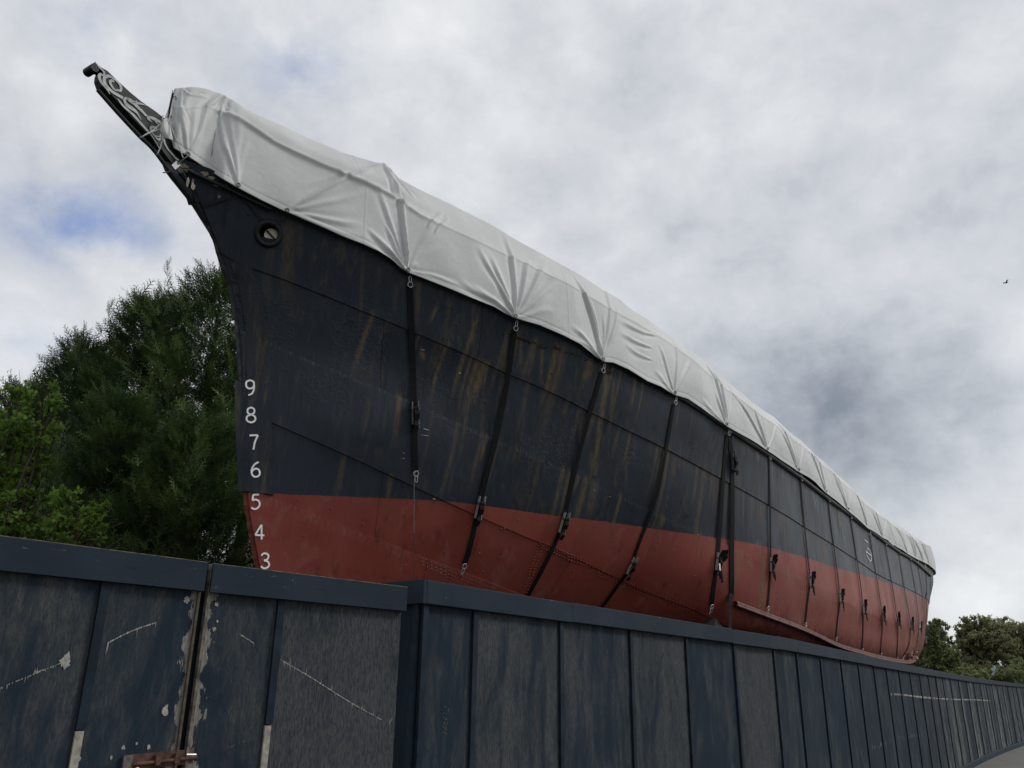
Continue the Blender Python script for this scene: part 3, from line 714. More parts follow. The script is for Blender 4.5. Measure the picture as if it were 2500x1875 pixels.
for nm, c in (('A', seamA), ('B', seamB), ('C', seamC), ('D', seamD), ('WL', wlc), ('BK', bkc)):
    print(nm, ' '.join('(%.1f,%.2f,%.2f)' % tuple(p) for p in c))

# ---- seam heights as functions of X
def fz(c, ext0=None, ext1=None):
    x = c[:, 0].copy(); z = c[:, 2].copy(); k = np.concatenate([[True], np.diff(x) > .12]); x = x[k]; z = z[k]
    s0 = (z[1]-z[0])/(x[1]-x[0]) if ext0 is None else ext0; s1 = (z[-1]-z[-2])/(x[-1]-x[-2]) if ext1 is None else ext1
    x = np.concatenate([[x[0]-3], x, [x[-1]+30]]); z = np.concatenate([[z[0]-3*s0], z, [z[-1]+30*s1]])
    return lambda q: np.interp(q, x, z)
zA = fz(seamA, -.25, .012); zB = fz(seamB, -.35, .01); zC = fz(seamC, -.4, -.16); zD = fz(seamD, -.35, -.2); zW = fz(wlc, .09, .02)
SHX = [-3, -1.8, -1, 0, 1, 3, 6, 10, 14, 18, 22, 27]; SHZ = [5.35, 5.15, 4.85, 4.5, 4.35, 4.2, 4.05, 3.95, 3.75, 3.72, 3.85, 4.1]
def zSheer(q): return np.interp(q, SHX, SHZ)
EP = [(459, 382), (511, 416), (545, 438), (580, 458.5), (638, 489), (701, 519), (800, 561), (831, 575), (886, 596), (922, 614), (952, 632), (994, 665), (1027, 677), (1103, 707), (1150, 727), (1205, 748), (1257, 777), (1317, 794), (1375, 819), (1418, 841), (1447, 863), (1471, 883),
      (1498, 886), (1534, 902), (1581, 931), (1615, 945), (1646, 964), (1679, 974), (1722, 1003), (1750, 1023), (1773, 1040), (1781, 1045), (1811, 1062), (1830, 1072), (1848, 1083), (1872.6, 1100), (1891, 1112), (1907, 1124), (1929, 1138), (1949, 1152), (1975, 1166), (1991, 1178), (2001, 1189), (2016.5, 1204), (2045, 1225), (2070, 1247), (2092, 1265),
      (2117.4, 1289), (2137, 1300), (2156, 1314), (2172, 1321), (2189.5, 1336), (2203, 1343), (2216.6, 1353), (2235.6, 1364), (2253.2, 1372), (2267, 1379)]
XQ = np.linspace(-3, 26.5, 600); HYQ = np.array([max(.06, v) if x > -1.3 else .06 for x, v in zip(XQ, hullY(XQ, zSheer(XQ)))])
for i in range(len(XQ)):   # ahead of the stem the half-breadth closes to nothing
    if XQ[i] < stemX(zSheer(XQ[i])): HYQ[i] = .05
def fE(x): return np.interp(x, XQ, HYQ)+.085
def trace(pxs, fn):
    P = np.array([at_fun(p, fn) for p in pxs]); return P[np.argsort(P[:, 0])]
E3 = trace(EP, fE)
for _ in range(3):
    zq = np.interp(XQ, np.concatenate([[-3, -1.75], E3[:, 0]]), np.concatenate([[5.2, 5.1], E3[:, 2]]))+.06
    HYQ = np.array([max(.06, v) if x > -1.3 else .06 for x, v in zip(XQ, hullY(XQ, np.minimum(zq, 5.5)))])
    HYQ = np.where(XQ < stemX(zq), .05, HYQ); E3 = trace(EP, fE)
print('E3', E3[::5].round(2).tolist())
TOPX = np.concatenate([[-3, -1.75], E3[:, 0]]); TOPZ = np.concatenate([[5.2, 5.05], E3[:, 2]])
def zTop(q): return np.interp(q, TOPX, TOPZ)+np.interp(q, [-1.5, 0, 3], [-.01, .02, .05])
def zBK(q): return np.interp(q, [5, 7.2, 8.0, 9.6, 11.2, 13.1, 16.4, 20, 25], [1.45, 1.33, 1.23, 1.09, .96, .88, .84, .86, .92])
ship = empty('ship', (float(S0[0]), float(S0[1]), EYE+.3), math.pi/2-AL, label='old iron sailing ship with black topsides, red bottom and scrolled clipper bow, raised on blocks', cat='ship')

# stains with a shape of their own: (pixel x, y top, pixel y bottom, half width m, strength, which)
STAINS = []
def stain(px, py, py2, w, a, kind, lean=None):
    h = hit((px, py)); h2 = hit((px if lean is None else lean, py2))
    if h is None or h2 is None: return
    p = toship(h[0]); q = toship(h2[0]); STAINS.append((p[0], p[2], q[0], q[2], w, a, kind))
for a in [(1478, 905, 1000, .05, 1.0, 'r', 1470), (1470, 985, 1180, .055, .8, 'r', 1450), (1448, 1110, 1190, .06, .5, 'r', 1445), (1495, 935, 1060, .03, .6, 'r', 1487), (1323, 855, 935, .025, .75, 'r', 1318), (1272, 828, 900, .025, .6, 'r', 1268),
          (1236, 815, 900, .03, .6, 'r', 1225), (1155, 745, 850, .02, .5, 'r', 1150), (1527, 1120, 1190, .03, .45, 'r', 1530), (1420, 1020, 1090, .03, .5, 'r', 1415), (1031, 860, 880, .04, 1.0, 'r', 1033), (1095, 730, 780, .02, .5, 'r', 1095),
          (706, 550, 720, .08, .42, 'r', 700), (733, 552, 640, .03, .35, 'r', 731), (660, 610, 740, .05, .25, 'r', 652), (841, 1115, 1215, .035, .45, 'r', 822), (955, 1160, 1222, .03, .55, 'r', 945), (886, 640, 800, .02, .4, 'r', 880), (1020, 690, 790, .035, .5, 'r', 1018),
          (965, 700, 760, .02, .35, 'r', 963), (1800, 1165, 1290, .03, .3, 'r', 1802), (1345, 955, 1050, .02, .35, 'r', 1330), (1290, 940, 1090, .015, .3, 'r', 1270), (1185, 910, 1180, .02, .25, 'r', 1165), (1645, 1110, 1170, .02, .4, 'r', 1640),
          (1550, 1060, 1130, .02, .35, 'r', 1548), (1590, 1065, 1120, .02, .3, 'r', 1587), (1380, 1230, 1262, .05, .35, 'r', 1370), (1350, 830+20, 960, .02, .3, 'r', 1342), (1105, 1130, 1200, .03, .25, 'r', 1095),
          (1820, 1075, 1100, .05, .5, 'p', 1826), (1846, 1085, 1125, .05, .5, 'p', 1850), (1905, 1135, 1170, .06, .5, 'p', 1912), (1935, 1165, 1200, .05, .6, 'p', 1942), (1985, 1208, 1240, .05, .6, 'p', 1990), (2005, 1235, 1290, .05, .4, 'p', 2012),
          (2046, 1262, 1340, .09, .5, 'p', 2066), (2082, 1275, 1290, .06, .9, 'p', 2086), (2092, 1290, 1305, .05, .9, 'p', 2095), (2136, 1325, 1345, .05, .8, 'p', 2141), (2186, 1356, 1372, .07, .8, 'p', 2192), (2205, 1366, 1388, .09, .9, 'p', 2216), (2192, 1375, 1420, .035, 1.0, 'p', 2200),
          (2243, 1392, 1412, .10, .5, 'p', 2246), (2200, 1430, 1455, .04, .4, 'p', 2205), (1850, 1320, 1338, .12, .5, 'p', 1850), (1903, 1338, 1352, .05, .5, 'p', 1904), (1330, 915, 960, .015, .3, 'p', 1322)]:
    stain(*a)
rs = np.random.default_rng(77)
for _ in range(300):
    x = rs.uniform(.5, 15) if rs.random() < .8 else rs.uniform(15, 22); f_ = [zA, zB, zSheer, zA][rs.integers(0, 4)]; z0 = float(f_(x))-(.12 if f_ is zSheer else .0)
    l = rs.uniform(.15, .9)*(1.3 if rs.random() < .2 else .8); STAINS.append((x, z0, x+rs.normal(0, .015), z0-l, rs.uniform(.010, .040)*(2.2 if rs.random() < .15 else 1), rs.uniform(.2, .9), 'p' if x > 12 and rs.random() < .6 else 'r'))
def hull_attrs(X, Y, Z, out=True):
    wl = Z-zW(X)
    rust = np.zeros_like(X); pale = np.zeros_like(X)
    for (x0, z0, x1, z1, w, a, k) in STAINS:
        t = (z0-Z)/max(z0-z1, 1e-3); xc = x0+(x1-x0)*t; d = np.abs(X-xc)
        v = a*np.clip(1-(d/w)**2, 0, 1)*np.clip(t*8+1, 0, 1)*np.clip((1.15-t)*2, 0, 1)
        if k == 'r': rust = np.maximum(rust, v)
        else: pale = np.maximum(pale, v)
    pit = np.zeros_like(X)+.02
    for (x, y, r, a) in PITS: pit = np.maximum(pit, a*np.exp(-(((X-x)/(r*1.3))**2+((Z-y)/r)**2)))
    pit = np.maximum(pit, .75*np.clip((X-9.5)/2.5, 0, 1)*np.clip((wl+.05)*6, 0, 1))
    pit *= np.where(wl < 0, .25, 1)
    grime = np.clip((X-12)/6, 0, 1)*np.clip((wl-.15)*1.2, .0, 1)*.9
    grime = np.maximum(grime, np.clip((X-15)/3, 0, 1)*.35)
    grime = np.maximum(grime, .8*np.clip(1-(Z-zBK(X))/.30, 0, 1)*np.clip((X-7)/1.5, 0, 1))
    for (x, z0, z1, w, a) in DRIPS:
        grime = np.maximum(grime, a*np.clip(1-((X-x)/w)**2, 0, 1)*(Z < z0)*(Z > z1))
    aft = np.clip((X-6)/7, 0, 1)
    return dict(wl=wl, rust=rust, pale=pale, pit=pit, grime=grime, aft=aft)
def pitat(px, py, r, a):
    p = toship(hit((px, py))[0]); PITS.append((p[0], p[2], r, a))
PITS = []; DRIPS = [(17.2, 3.0, 1.6, .18, 1.0), (16.2, 2.9, 2.0, .12, .8), (18.2, 2.8, 1.9, .15, .7), (15.0, 3.2, 2.4, .2, .7)]
for a in [(800, 800, .75, 1), (760, 690, .35, .8), (830, 740, .4, .7), (720, 930, .5, .8), (640, 930, .4, .8), (1060, 900, .4, .7), (1100, 960, .5, .6), (1180, 860, .4, .8), (1080, 830, .35, .8), (1545, 1160, .45, 1), (1370, 1100, .45, .9), (1160, 1060, .35, .8), (1640, 1200, .5, .6), (1690, 1110, .3, .5), (820, 600, .35, .4), (1310, 1090, .5, .5)]:
    pitat(*a)
HC = hit((655, 571))[0]; HCs = toship(HC)
HR = .115
def plate_grid(U, zlo, zhi, rows, off, lip_top=0., lip_bot=0.):
    """grid between two height functions; off = outward offset"""
    cols_ = []
    frac = np.linspace(0, 1, rows)
    n = len(U)
    Xm, _ = hull_uv(U, np.full(n, 2.8)); a = zlo(Xm); b = zhi(Xm)
    for _ in range(3):
        Xa, _y = hull_uv(U, a); Xb, _y = hull_uv(U, b); a = zlo(Xa)-lip_bot; b = zhi(Xb)+lip_top
    a = np.maximum(a, .32); b = np.maximum(b, a+.01)
    Zg = a[:, None]+(b-a)[:, None]*frac[None]
    Ug = np.repeat(U[:, None], rows, 1)
    X, Y = hull_uv(Ug.ravel(), Zg.ravel()); X = X.reshape(n, rows); Y = Y.reshape(n, rows)
    P = toworld(X, Y, Zg)
    e = 1e-3; X1, Y1 = hull_uv(np.clip(Ug.ravel()+e, 0, NC-1), Zg.ravel()); X0, Y0 = hull_uv(np.clip(Ug.ravel()-e, 0, NC-1), Zg.ravel())
    X3, Y3 = hull_uv(Ug.ravel(), np.clip(Zg.ravel()+e, .3, 5.6)); X2, Y2 = hull_uv(Ug.ravel(), np.clip(Zg.ravel()-e, .3, 5.6))
    dz = np.clip(Zg.ravel()+e, .3, 5.6)-np.clip(Zg.ravel()-e, .3, 5.6)
    Tu = toworld(X1, Y1, Zg.ravel())-toworld(X0, Y0, Zg.ravel()); Tz = toworld(X3, Y3, 0*X3)-toworld(X2, Y2, 0*X2); Tz[:, 2] = dz
    Nn = np.cross(Tu, Tz); Nn /= np.linalg.norm(Nn, axis=1)[:, None]+1e-12
    Yw = toworld(0*X1, 1+0*X1, 0*X1)-toworld(0*X1, 0*X1, 0*X1)
    s = np.sign((Nn*Yw).sum(1)); s[s == 0] = 1; Nn *= s[:, None]
    Nn = Nn.reshape(n, rows, 3)
    # slow hungry-plate waviness between the frames: real dents
    w = .0035*np.sin(X*7.9+1)*np.sin(frac[None]*math.pi)+.003*np.sin(X*3.1+Zg*4)
    return P+Nn*(off+w)[..., None], Nn, X, Y, Zg
cu_ = np.linspace(0, NC-1, 4000); cx_, cy_ = hull_uv(cu_, np.full(4000, 2.8))
arc = np.concatenate([[0], np.cumsum(np.hypot(np.diff(cx_), np.diff(cy_)))])
def U_of_arc(a): return np.interp(a, arc, cu_)
ATOT = arc[-1]
zBot = lambda q: np.full_like(np.asarray(q, float), .42)
STR = [('S', zA, zTop, 34, .016, [2.6, 5.9, 9.4, 12.6, 15.8, 19.2, 22.6]), ('I', zB, zA, 24, .0, [1.5, 4.6, 7.6, 11.0, 14.2, 17.6, 21.0]),
       ('O', zC, zB, 34, .016, [2.9, 6.1, 9.1, 12.4, 15.6, 19.0, 22.2]), ('I2', zD, zC, 18, .0, [1.6, 4.7, 7.9]), ('O2', zBot, zD, 20, .016, [2.4, 5.6, 8.9])]
def zCl(q): return np.maximum(zC(q), .45)
def zDl(q): return np.maximum(zD(q), .43)
STR[2] = ('O', zCl, zB, 34, .016, STR[2][5]); STR[3] = ('I2', zDl, zCl, 18, 0., STR[3][5]); STR[4] = ('O2', zBot, zDl, 20, .016, STR[4][5])
for nm, zl, zh, rows, off, cuts in STR:
    amax = ATOT-.02 if nm in ('S', 'I', 'O') else 11.0
    cs = [0.0]+[c for c in cuts if c < amax-1]+[amax]
    for i in range(len(cs)-1):
        a0, a1 = cs[i]+(.0025 if i else 0), cs[i+1]-.0025
        n = max(6, int((a1-a0)/(.021 if a0 < 12 else .04)))
        G, Nn, X, Y, Zg = plate_grid(U_of_arc(np.linspace(a0, a1, n)), zl, zh, rows, off, lip_top=.03 if off == 0 else 0, lip_bot=.03 if off == 0 else 0)
        at = hull_attrs(X, Y, Zg)
        if nm in ('O', 'O2'): at['pale'][:, -2:] = np.maximum(at['pale'][:, -2:], .14)  # upper lap edge painted paler, as if catching the light
        mb = MB()
        if off > 0:   # edges returned to the plate below
            A = G[:, :1]-Nn[:, :1]*off*1.1; B = G[:, -1:]-Nn[:, -1:]*off*1.1
            G = np.concatenate([A, G, B], 1); at = {k: np.concatenate([v[:, :1], v, v[:, -1:]], 1) for k, v in at.items()}
        mb.grid(G, flip=False, **at)
        if nm == 'S' or nm == 'I':
            V = np.vstack(mb.v); keep = []
            for f in mb.f:
                c = V[list(f)].mean(0)
                if np.linalg.norm(c-HC) > HR: keep.append(f)
            mb.f = keep; mb.mi = [0]*len(keep)
        mb.build('hull_plate', HULL, ship, smooth=True)
# the shell behind the plates, both sides
mb = MB()
nU = 260; Us = U_of_arc(np.linspace(0, ATOT, nU)); rowsZ = np.concatenate([[.3, .42, .6, .8], np.linspace(1, 5.1, 24)])
Ug, Zg = np.meshgrid(Us, rowsZ, indexing='ij'); X, Y = hull_uv(Ug.ravel(), Zg.ravel()); X = X.reshape(Ug.shape); Y = Y.reshape(Ug.shape)
Zc = Zg.copy()
for _ in range(4):
    Zc = np.minimum(Zg, zTop(X)-.02); X, Y = hull_uv(Ug.ravel(), Zc.ravel()); X = X.reshape(Ug.shape); Y = Y.reshape(Ug.shape)
Yi = np.maximum(Y-.022, .01)
at = hull_attrs(X, Y, Zc); at['grime'][:] = np.where(Zg < .9, .35, at['grime'])
for sgn in (1, -1):
    mb.grid(toworld(X+.02*(X < 3), sgn*Yi, Zc), flip=sgn < 0, **at)
V = np.vstack(mb.v); keep = [f for f in mb.f if np.linalg.norm(V[list(f)].mean(0)-HC) > HR*1.25]; mb.f = keep; mb.mi = [0]*len(keep)
mb.build('hull_shell', HULL, ship, smooth=True)
# deck (dark, under the cover)
mb = MB(); xs_ = np.linspace(-.2, 25.5, 60); yy = np.maximum(hullY(xs_, zSheer(xs_)-.35)-.05, .02)
mb.grid(np.stack([toworld(xs_, yy, zSheer(xs_)-.45), toworld(xs_, -yy, zSheer(xs_)-.45)], 1)); mb.build('deck', IRON, ship)
# stem bar, keel
def stem_sweep(z0, z1, fwd_, aft_, half, n=70, seed=0, rag=.004):
    rr = np.random.default_rng(seed); G = []
    for z in np.linspace(z0, z1, n):
        x = float(stemX(z)); j = rr.normal(0, rag)
        G.append([toworld(x-fwd_+j, half*.6, z), toworld(x-fwd_+.02+j, half, z), toworld(x+aft_, half+.02, z), toworld(x+aft_, -half-.02, z), toworld(x-fwd_+.02+j, -half, z), toworld(x-fwd_+j, -half*.6, z)])
    return np.array(G)
mb = MB(); G = stem_sweep(.3, 5.0, .010, .10, .035, 120, 1, .003); mb.grid(G, closed=True)
att = {}; mb2 = MB(); Zs = np.repeat(np.linspace(.3, 5.0, 120)[:, None], 6, 1)
mb2.grid(G, closed=True, wl=Zs-1.88, rust=Zs*0+.08, pale=Zs*0, pit=Zs*0+.4, grime=Zs*0+.25); mb2.build('stem_bar', HULL, ship, smooth=False)
mb = MB(); mb.grid(np.array([[toworld(x, s*.07, z) for s, z in ((1, .36), (1, .08), (-1, .08), (-1, .36))] for x in np.linspace(.55, 23.5, 40)]), closed=True)
mb.build('keel', simple('keel_red', (.12, .03, .026), .7, 0, .3, 4), ship)
# doubling plate that carries the draught marks
P = [];
zz = np.linspace(1.885, 3.03, 30)
G = []
for z in zz:
    x = float(stemX(z)); row = [toworld(x-.040, -.05, z), toworld(x-.040, .045, z)]
    for dx_ in (.03, .10, .17, .235):
        y = float(hullY([x+dx_], [z])[0]); row.append(toworld(x+dx_-.012, y+.032, z))
    y = float(hullY([x+.24], [z])[0]); row.append(toworld(x+.245, y+.0, z)); G.append(row)
G = np.array(G); Zp = np.repeat(zz[:, None], G.shape[1], 1); mb = MB()
z0 = Zp*0
mb.grid(G, wl=Zp*0+.5, rust=z0, pale=z0+.03, pit=z0+.05, grime=z0+.0)
for r_ in (0, -1):
    R2 = G[r_]; mb.add(R2, [tuple(range(len(R2)))], wl=[.5]*len(R2))
mb.build('stem_plate', HULL, ship)
# second butt strap line beside the stem above the plate
mb = MB(); zz = np.linspace(3.03, 4.25, 40); G = []
for z in zz:
    x = float(stemX(z)); row = []
    for dx_, o_ in ((.02, .02), (.09, .026), (.20, .026), (.21, .012)):
        y = float(hullY([x+dx_+.03*(z-3)], [z])[0]); row.append(toworld(x+dx_+.03*(z-3), y+o_, z))
    G.append(row)
G = np.array(G); Zp = np.repeat(zz[:, None], 4, 1); z0 = Zp*0; mb.grid(G, wl=z0+.5, rust=z0+.05, pale=z0, pit=z0+.45, grime=z0); mb.build('stem_strap', HULL, ship)

# rivets: far too many and small to be picked apart
def rivet_field(name, pts, r=.0115, mat=HULL):
    mb = MB()
    for px in pts:
        h = hit(px)
        if h is None: continue
        c, nn = h; c = c+nn*.014; p = toship(c); a = np.array([0, 0, 1.]); u = np.cross(nn, a); u /= np.linalg.norm(u); w = np.cross(nn, u)
        V = [c+nn*r*.75]; F_ = []
        for rad, hh in ((.62, .52), (1.0, 0)):
            for k in range(6): t = k*math.pi/3; V.append(c+(u*math.cos(t)+w*math.sin(t))*r*rad+nn*r*hh)
        F_ = [(0, 1+k, 1+(k+1) % 6) for k in range(6)]+[(1+k, 7+k, 7+(k+1) % 6, 1+(k+1) % 6) for k in range(6)]
        zz_ = float(p[2]-zW(p[0])); mb.add(V, F_, wl=[zz_]*13, grime=[.15]*13, pit=[0]*13)
    return mb.build(name, mat, ship, smooth=True, kind='stuff')
pts = []
def along(c0, c1, n, jit=.4, dy=0):
    for u in np.linspace(0, 1, n): pts.append((c0[0]+(c1[0]-c0[0])*u+random.uniform(-jit, jit), c0[1]+(c1[1]-c0[1])*u+dy+random.uniform(-jit, jit)))
for d_ in (0, 8.5, 17): along((1028+d_*.2, 1362+d_), (1085, 1386+d_), 6)
for d_ in (0, 8, 16, 24): along((1095-d_*.3, 1393+d_), (1265, 1462+d_), 22)
along((1011, 718), (1140, 772), 12); along((1145, 776), (1240, 822), 9)
for k in range(26): z = random.random(); pts.append((562+z*35+random.uniform(0, 30), 660+z*240))
for d_ in (0, 7, 14): along((1320, 1322+d_), (1395, 1354+d_), 13); along((1385, 1352+d_), (1445, 1370+d_), 9); along((1460, 1390+d_), (1510, 1410+d_), 8); along((1535, 1420+d_), (1605, 1452+d_), 12); along((1625, 1450+d_), (1700, 1490+d_), 10)
for d_ in (0, 9): along((1325-d_, 1325), (1285-d_, 1445), 18, 1)
for d_ in (0, 6, 12, 18): along((1942, 1414+d_), (1963, 1423+d_), 5); along((1985, 1430+d_), (2036, 1452+d_), 14)
for d_ in (5, 10): along((2046, 1458+d_), (2095, 1481+d_), 16, .2); along((2103, 1484+d_), (2148, 1503+d_), 14, .2); along((1815, 1350+d_), (1872, 1377+d_), 12, .2)
for (x0, y0, x1, y1) in [(1968, 1440, 1955, 1520), (1990, 1450, 1975, 1530), (2010, 1460, 1995, 1535), (2040, 1470, 2030, 1545), (2060, 1478, 2050, 1560), (2085, 1490, 2075, 1565), (2120, 1500, 2112, 1580), (2135, 1505, 2130, 1585), (2165, 1520, 2160, 1590), (2178, 1525, 2172, 1595), (2205, 1535, 2198, 1590), (1860, 1400, 1855, 1480), (1900, 1410, 1893, 1500)]: along((x0, y0), (x1, y1), 8, 1)
along((1800, 1462), (1860, 1488), 9); along((1870, 1492), (1960, 1527), 14); along((1968, 1530), (2036, 1560), 14); along((2042, 1564), (2100, 1581), 13)
for k in range(26): pts.append((random.uniform(1100, 1750), random.uniform(1265, 1400)))
for k in range(7): pts.append((random.uniform(650, 1000), random.uniform(1215, 1380)))
rivet_field('rivets', pts)
# holes and dents
mb = MB()
for (x, y, s) in [(1294, 1123, .016), (1294, 1202, .016), (1676, 1260, .026), (1650, 1253, .012), (576, 672, .035), (583, 720, .02), (606, 526, .014), (1450, 1165, .02), (620, 822, .022), (1345, 913, .015), (1595, 1043, .012), (1540, 930, .012), (905, 725, .01), (1005, 741, .008), (2180, 1451, .02)]:
    h = hit((x, y))
    if h is None: continue
    c, nn = h; a = np.array([0, 0, 1.]); u = np.cross(nn, a); u /= np.linalg.norm(u); w = np.cross(nn, u)
    rr = np.random.default_rng(int(x)); V = [c+nn*.0185+(u*math.cos(t)+w*math.sin(t))*s*rr.uniform(.7, 1.15) for t in np.linspace(0, 2*math.pi, 10, endpoint=False)]
    mb.add(V, [tuple(range(10))])
mb.build('rust_holes', simple('hole_dark', (.004, .004, .004), .9, 0, .2), ship, kind='stuff')
# lumps of corroded scale along the broken seam near the cover
mb = MB()
for k in range(70):
    u = random.random(); x = 1240+u*230; y = 806+u*90+math.sin(u*6)*2+random.uniform(-3, 3)+(6 if u < .4 else 0); h = hit((x, y))
    if h is None: continue
    c, nn = h; s = random.uniform(.006, .02); mb.box(c+nn*.018, (s*2.2, s, s), None)
for k in range(16):
    h = hit((1478+random.uniform(-10, 10), 906+random.uniform(-9, 7))); c, nn = h; s = random.uniform(.006, .022); mb.box(c+nn*.018, (s*2, s, s), None)
mb.build('scale_crust', simple('iron_scale', (.035, .018, .014), .9, 0, .5, 40, .002), ship, kind='stuff')
# thin crack lines of the plate edges / scratches on the paint
FLAKE = simple('bare_flake', (.34, .33, .31), .7, 0, .2, 60)
mb = MB()
def flake(px, w, hgt, ang):
    h = hit(px)
    if h is None: return
    c, nn = h; c = c+nn*.0185; u = np.cross([0, 0, 1.], nn); u /= np.linalg.norm(u); w_ = np.cross(nn, u); rr = np.random.default_rng(int(px[0]*7))
    d = u*math.cos(ang)+w_*math.sin(ang); e_ = -u*math.sin(ang)+w_*math.cos(ang)
    V = [c+d*w*a+e_*hgt*b*rr.uniform(.5, 1.2) for a, b in ((-.5, 0), (-.3, .5), (0, .4), (.3, .5), (.5, .1), (.2, -.5), (-.2, -.4))]
    mb.add(V, [tuple(range(7))])
for (x, y, w, hh) in [(1039, 1049, .085, .012), (1035, 1063, .13, .010), (1087, 1109, .05, .008), (1090, 1123, .10, .008), (1030, 854, .07, .008), (1121, 911, .04, .014), (984, 1119, .03, .008), (984, 1106, .03, .006), (1058, 1218, .04, .016), (1449, 1196, .05, .008), (1487, 1212, .05, .006), (1702, 1304, .05, .008), (636, 1102, .02, .01), (598, 1101, .015, .01), (608, 1118, .012, .01), (606, 1153, .02, .012), (1695, 1400+4, .05, .004)]:
    flake((x, y), w, hh, math.radians(random.uniform(-8, 8)))
mb.build('paint_flakes', FLAKE, ship, kind='stuff')

# ---- moulding under the rail
def hull_tube(name, px, r, off, mat, n=14):
    C = catmull(np.array(px, float), n); P = []
    for p in C:
        h = hit(p)
        if h is not None: P.append(h[0]+h[1]*off)
    mb = MB(); mb.tube(P, r, 10); return mb.build(name, mat, ship, smooth=True)
GR = simple('grey_weathered_moulding', (.034, .036, .036), .6, 0, .7, 9, .004)
hull_tube('rubbing_moulding', [(1610, 940), (1657, 971), (1720, 1010), (1782, 1052), (1872, 1112), (1951, 1168), (2013, 1215.5), (2076, 1262), (2119, 1296), (2160, 1326), (2190, 1347), (2225, 1368), (2255, 1393), (2268, 1405)], .040, .035, GR)
# dark strip put in as the shadow line under the cover's hem
def strip(name, pxlo, pxhi, off, mat):
    A = catmull(np.array(pxlo, float), 10); B = catmull(np.array(pxhi, float), 10)
    n = 160; ua = np.linspace(0, 1, n); A = np.stack([np.interp(ua, np.linspace(0, 1, len(A)), A[:, k]) for k in (0, 1)], 1); B = np.stack([np.interp(ua, np.linspace(0, 1, len(B)), B[:, k]) for k in (0, 1)], 1)
    G = []
    for a, b in zip(A, B):
        ha, hb = hit(a), hit(b)
        if ha is None or hb is None: continue
        G.append([ha[0]+ha[1]*.015, ha[0]+ha[1]*off, hb[0]+hb[1]*off, hb[0]+hb[1]*.015])
    mb = MB(); mb.grid(np.array(G)); return mb.build(name, mat, ship)
bandp = [(452, 400)]+[p for p in EP if 500 < p[0] < 1660]
strip('hem_shadow_strip', [(x, y+(16 if x < 1000 else 12)) for x, y in bandp], [(x, y-5) for x, y in bandp], .012, IRON)
hull_tube('rail_roll', [(458, 417), (500, 437), (560, 464), (600, 484), (660, 512)], .022, .05, IRON)
PEEL = simple('peeling_cream_paint', (.20, .18, .135), .8, 0, .5, 16, .002)
mb = MB()
for (x, y, w, hh) in [(447, 405, .10, .05), (462, 418, .12, .045), (475, 424, .10, .03), (485, 430, .06, .03), (500, 425, .09, .05), (515, 436, .08, .04), (533, 452, .10, .05), (547, 457, .11, .045), (450, 448, .035, .12), (466, 458, .05, .12), (470, 445, .03, .08), (535, 480, .03, .05)]:
    h = hit((x, y))
    if h is None: h = (toworld(*at_Y((x, y), .12)), np.array([NY[0], NY[1], 0]))
    c, nn = h; c = c+nn*(.055 if y < 456 and x > 444 else .03); u = np.cross([0, 0, 1.], nn); u /= np.linalg.norm(u); w_ = np.cross(nn, u); rr = np.random.default_rng(int(x*3+y))
    V = [c+u*w*.5*math.cos(t)*rr.uniform(.6, 1.2)+w_*(hh*.5*math.sin(t)*rr.uniform(.5, 1.2)-u.dot(c-c)) for t in np.linspace(0, 2*math.pi, 12, endpoint=False)]
    mb = MB(); mb.add(V, [tuple(range(12))]); mb.build('peeling_paint', PEEL, ship)

# ---- bilge keel: doubled flange with rivet band
BKP = catmull(np.array([(1788, 1467), (1800, 1472), (1865, 1497), (1961, 1534), (2037, 1569), (2102, 1589), (2145, 1600), (2190, 1609), (2212, 1611), (2226, 1605)], float), 16)
RB = simple('bilge_keel_red', (.125, .050, .040), .65, 0, .45, 9, .004)
for off, z_, r_, nm in ((.06, 0, .013, 'bilge_flange'), (.075, -.055, .017, 'bilge_bulb')):
    P = []
    for p in BKP:
        h = hit(p)
        if h is not None: q = h[0]+h[1]*off*.6+np.array([NY[0], NY[1], 0])*off*.5; q[2] += z_; P.append(q)
    P = np.array(P); P[1:-1] = (P[:-2]+P[1:-1]*2+P[2:])/4; P[1:-1] = (P[:-2]+P[1:-1]*2+P[2:])/4
    mb = MB(); mb.tube(P, r_, 8); mb.build(nm, RB, ship, smooth=True)
P0 = []; 
for p in BKP:
    h = hit(p)
    if h is not None: P0.append((h[0], h[1]))
mb = MB(); G = np.array([[c-n_*.25+np.array([0, 0, -.02]), c+n_*.05+np.array([NY[0], NY[1], 0])*.04, c+n_*.05+np.array([NY[0], NY[1], -1.3])*.04, c-n_*.25+np.array([0, 0, -.12])] for c, n_ in P0])
mb.grid(G, closed=True); mb.build('bilge_keel_web', RB, ship)
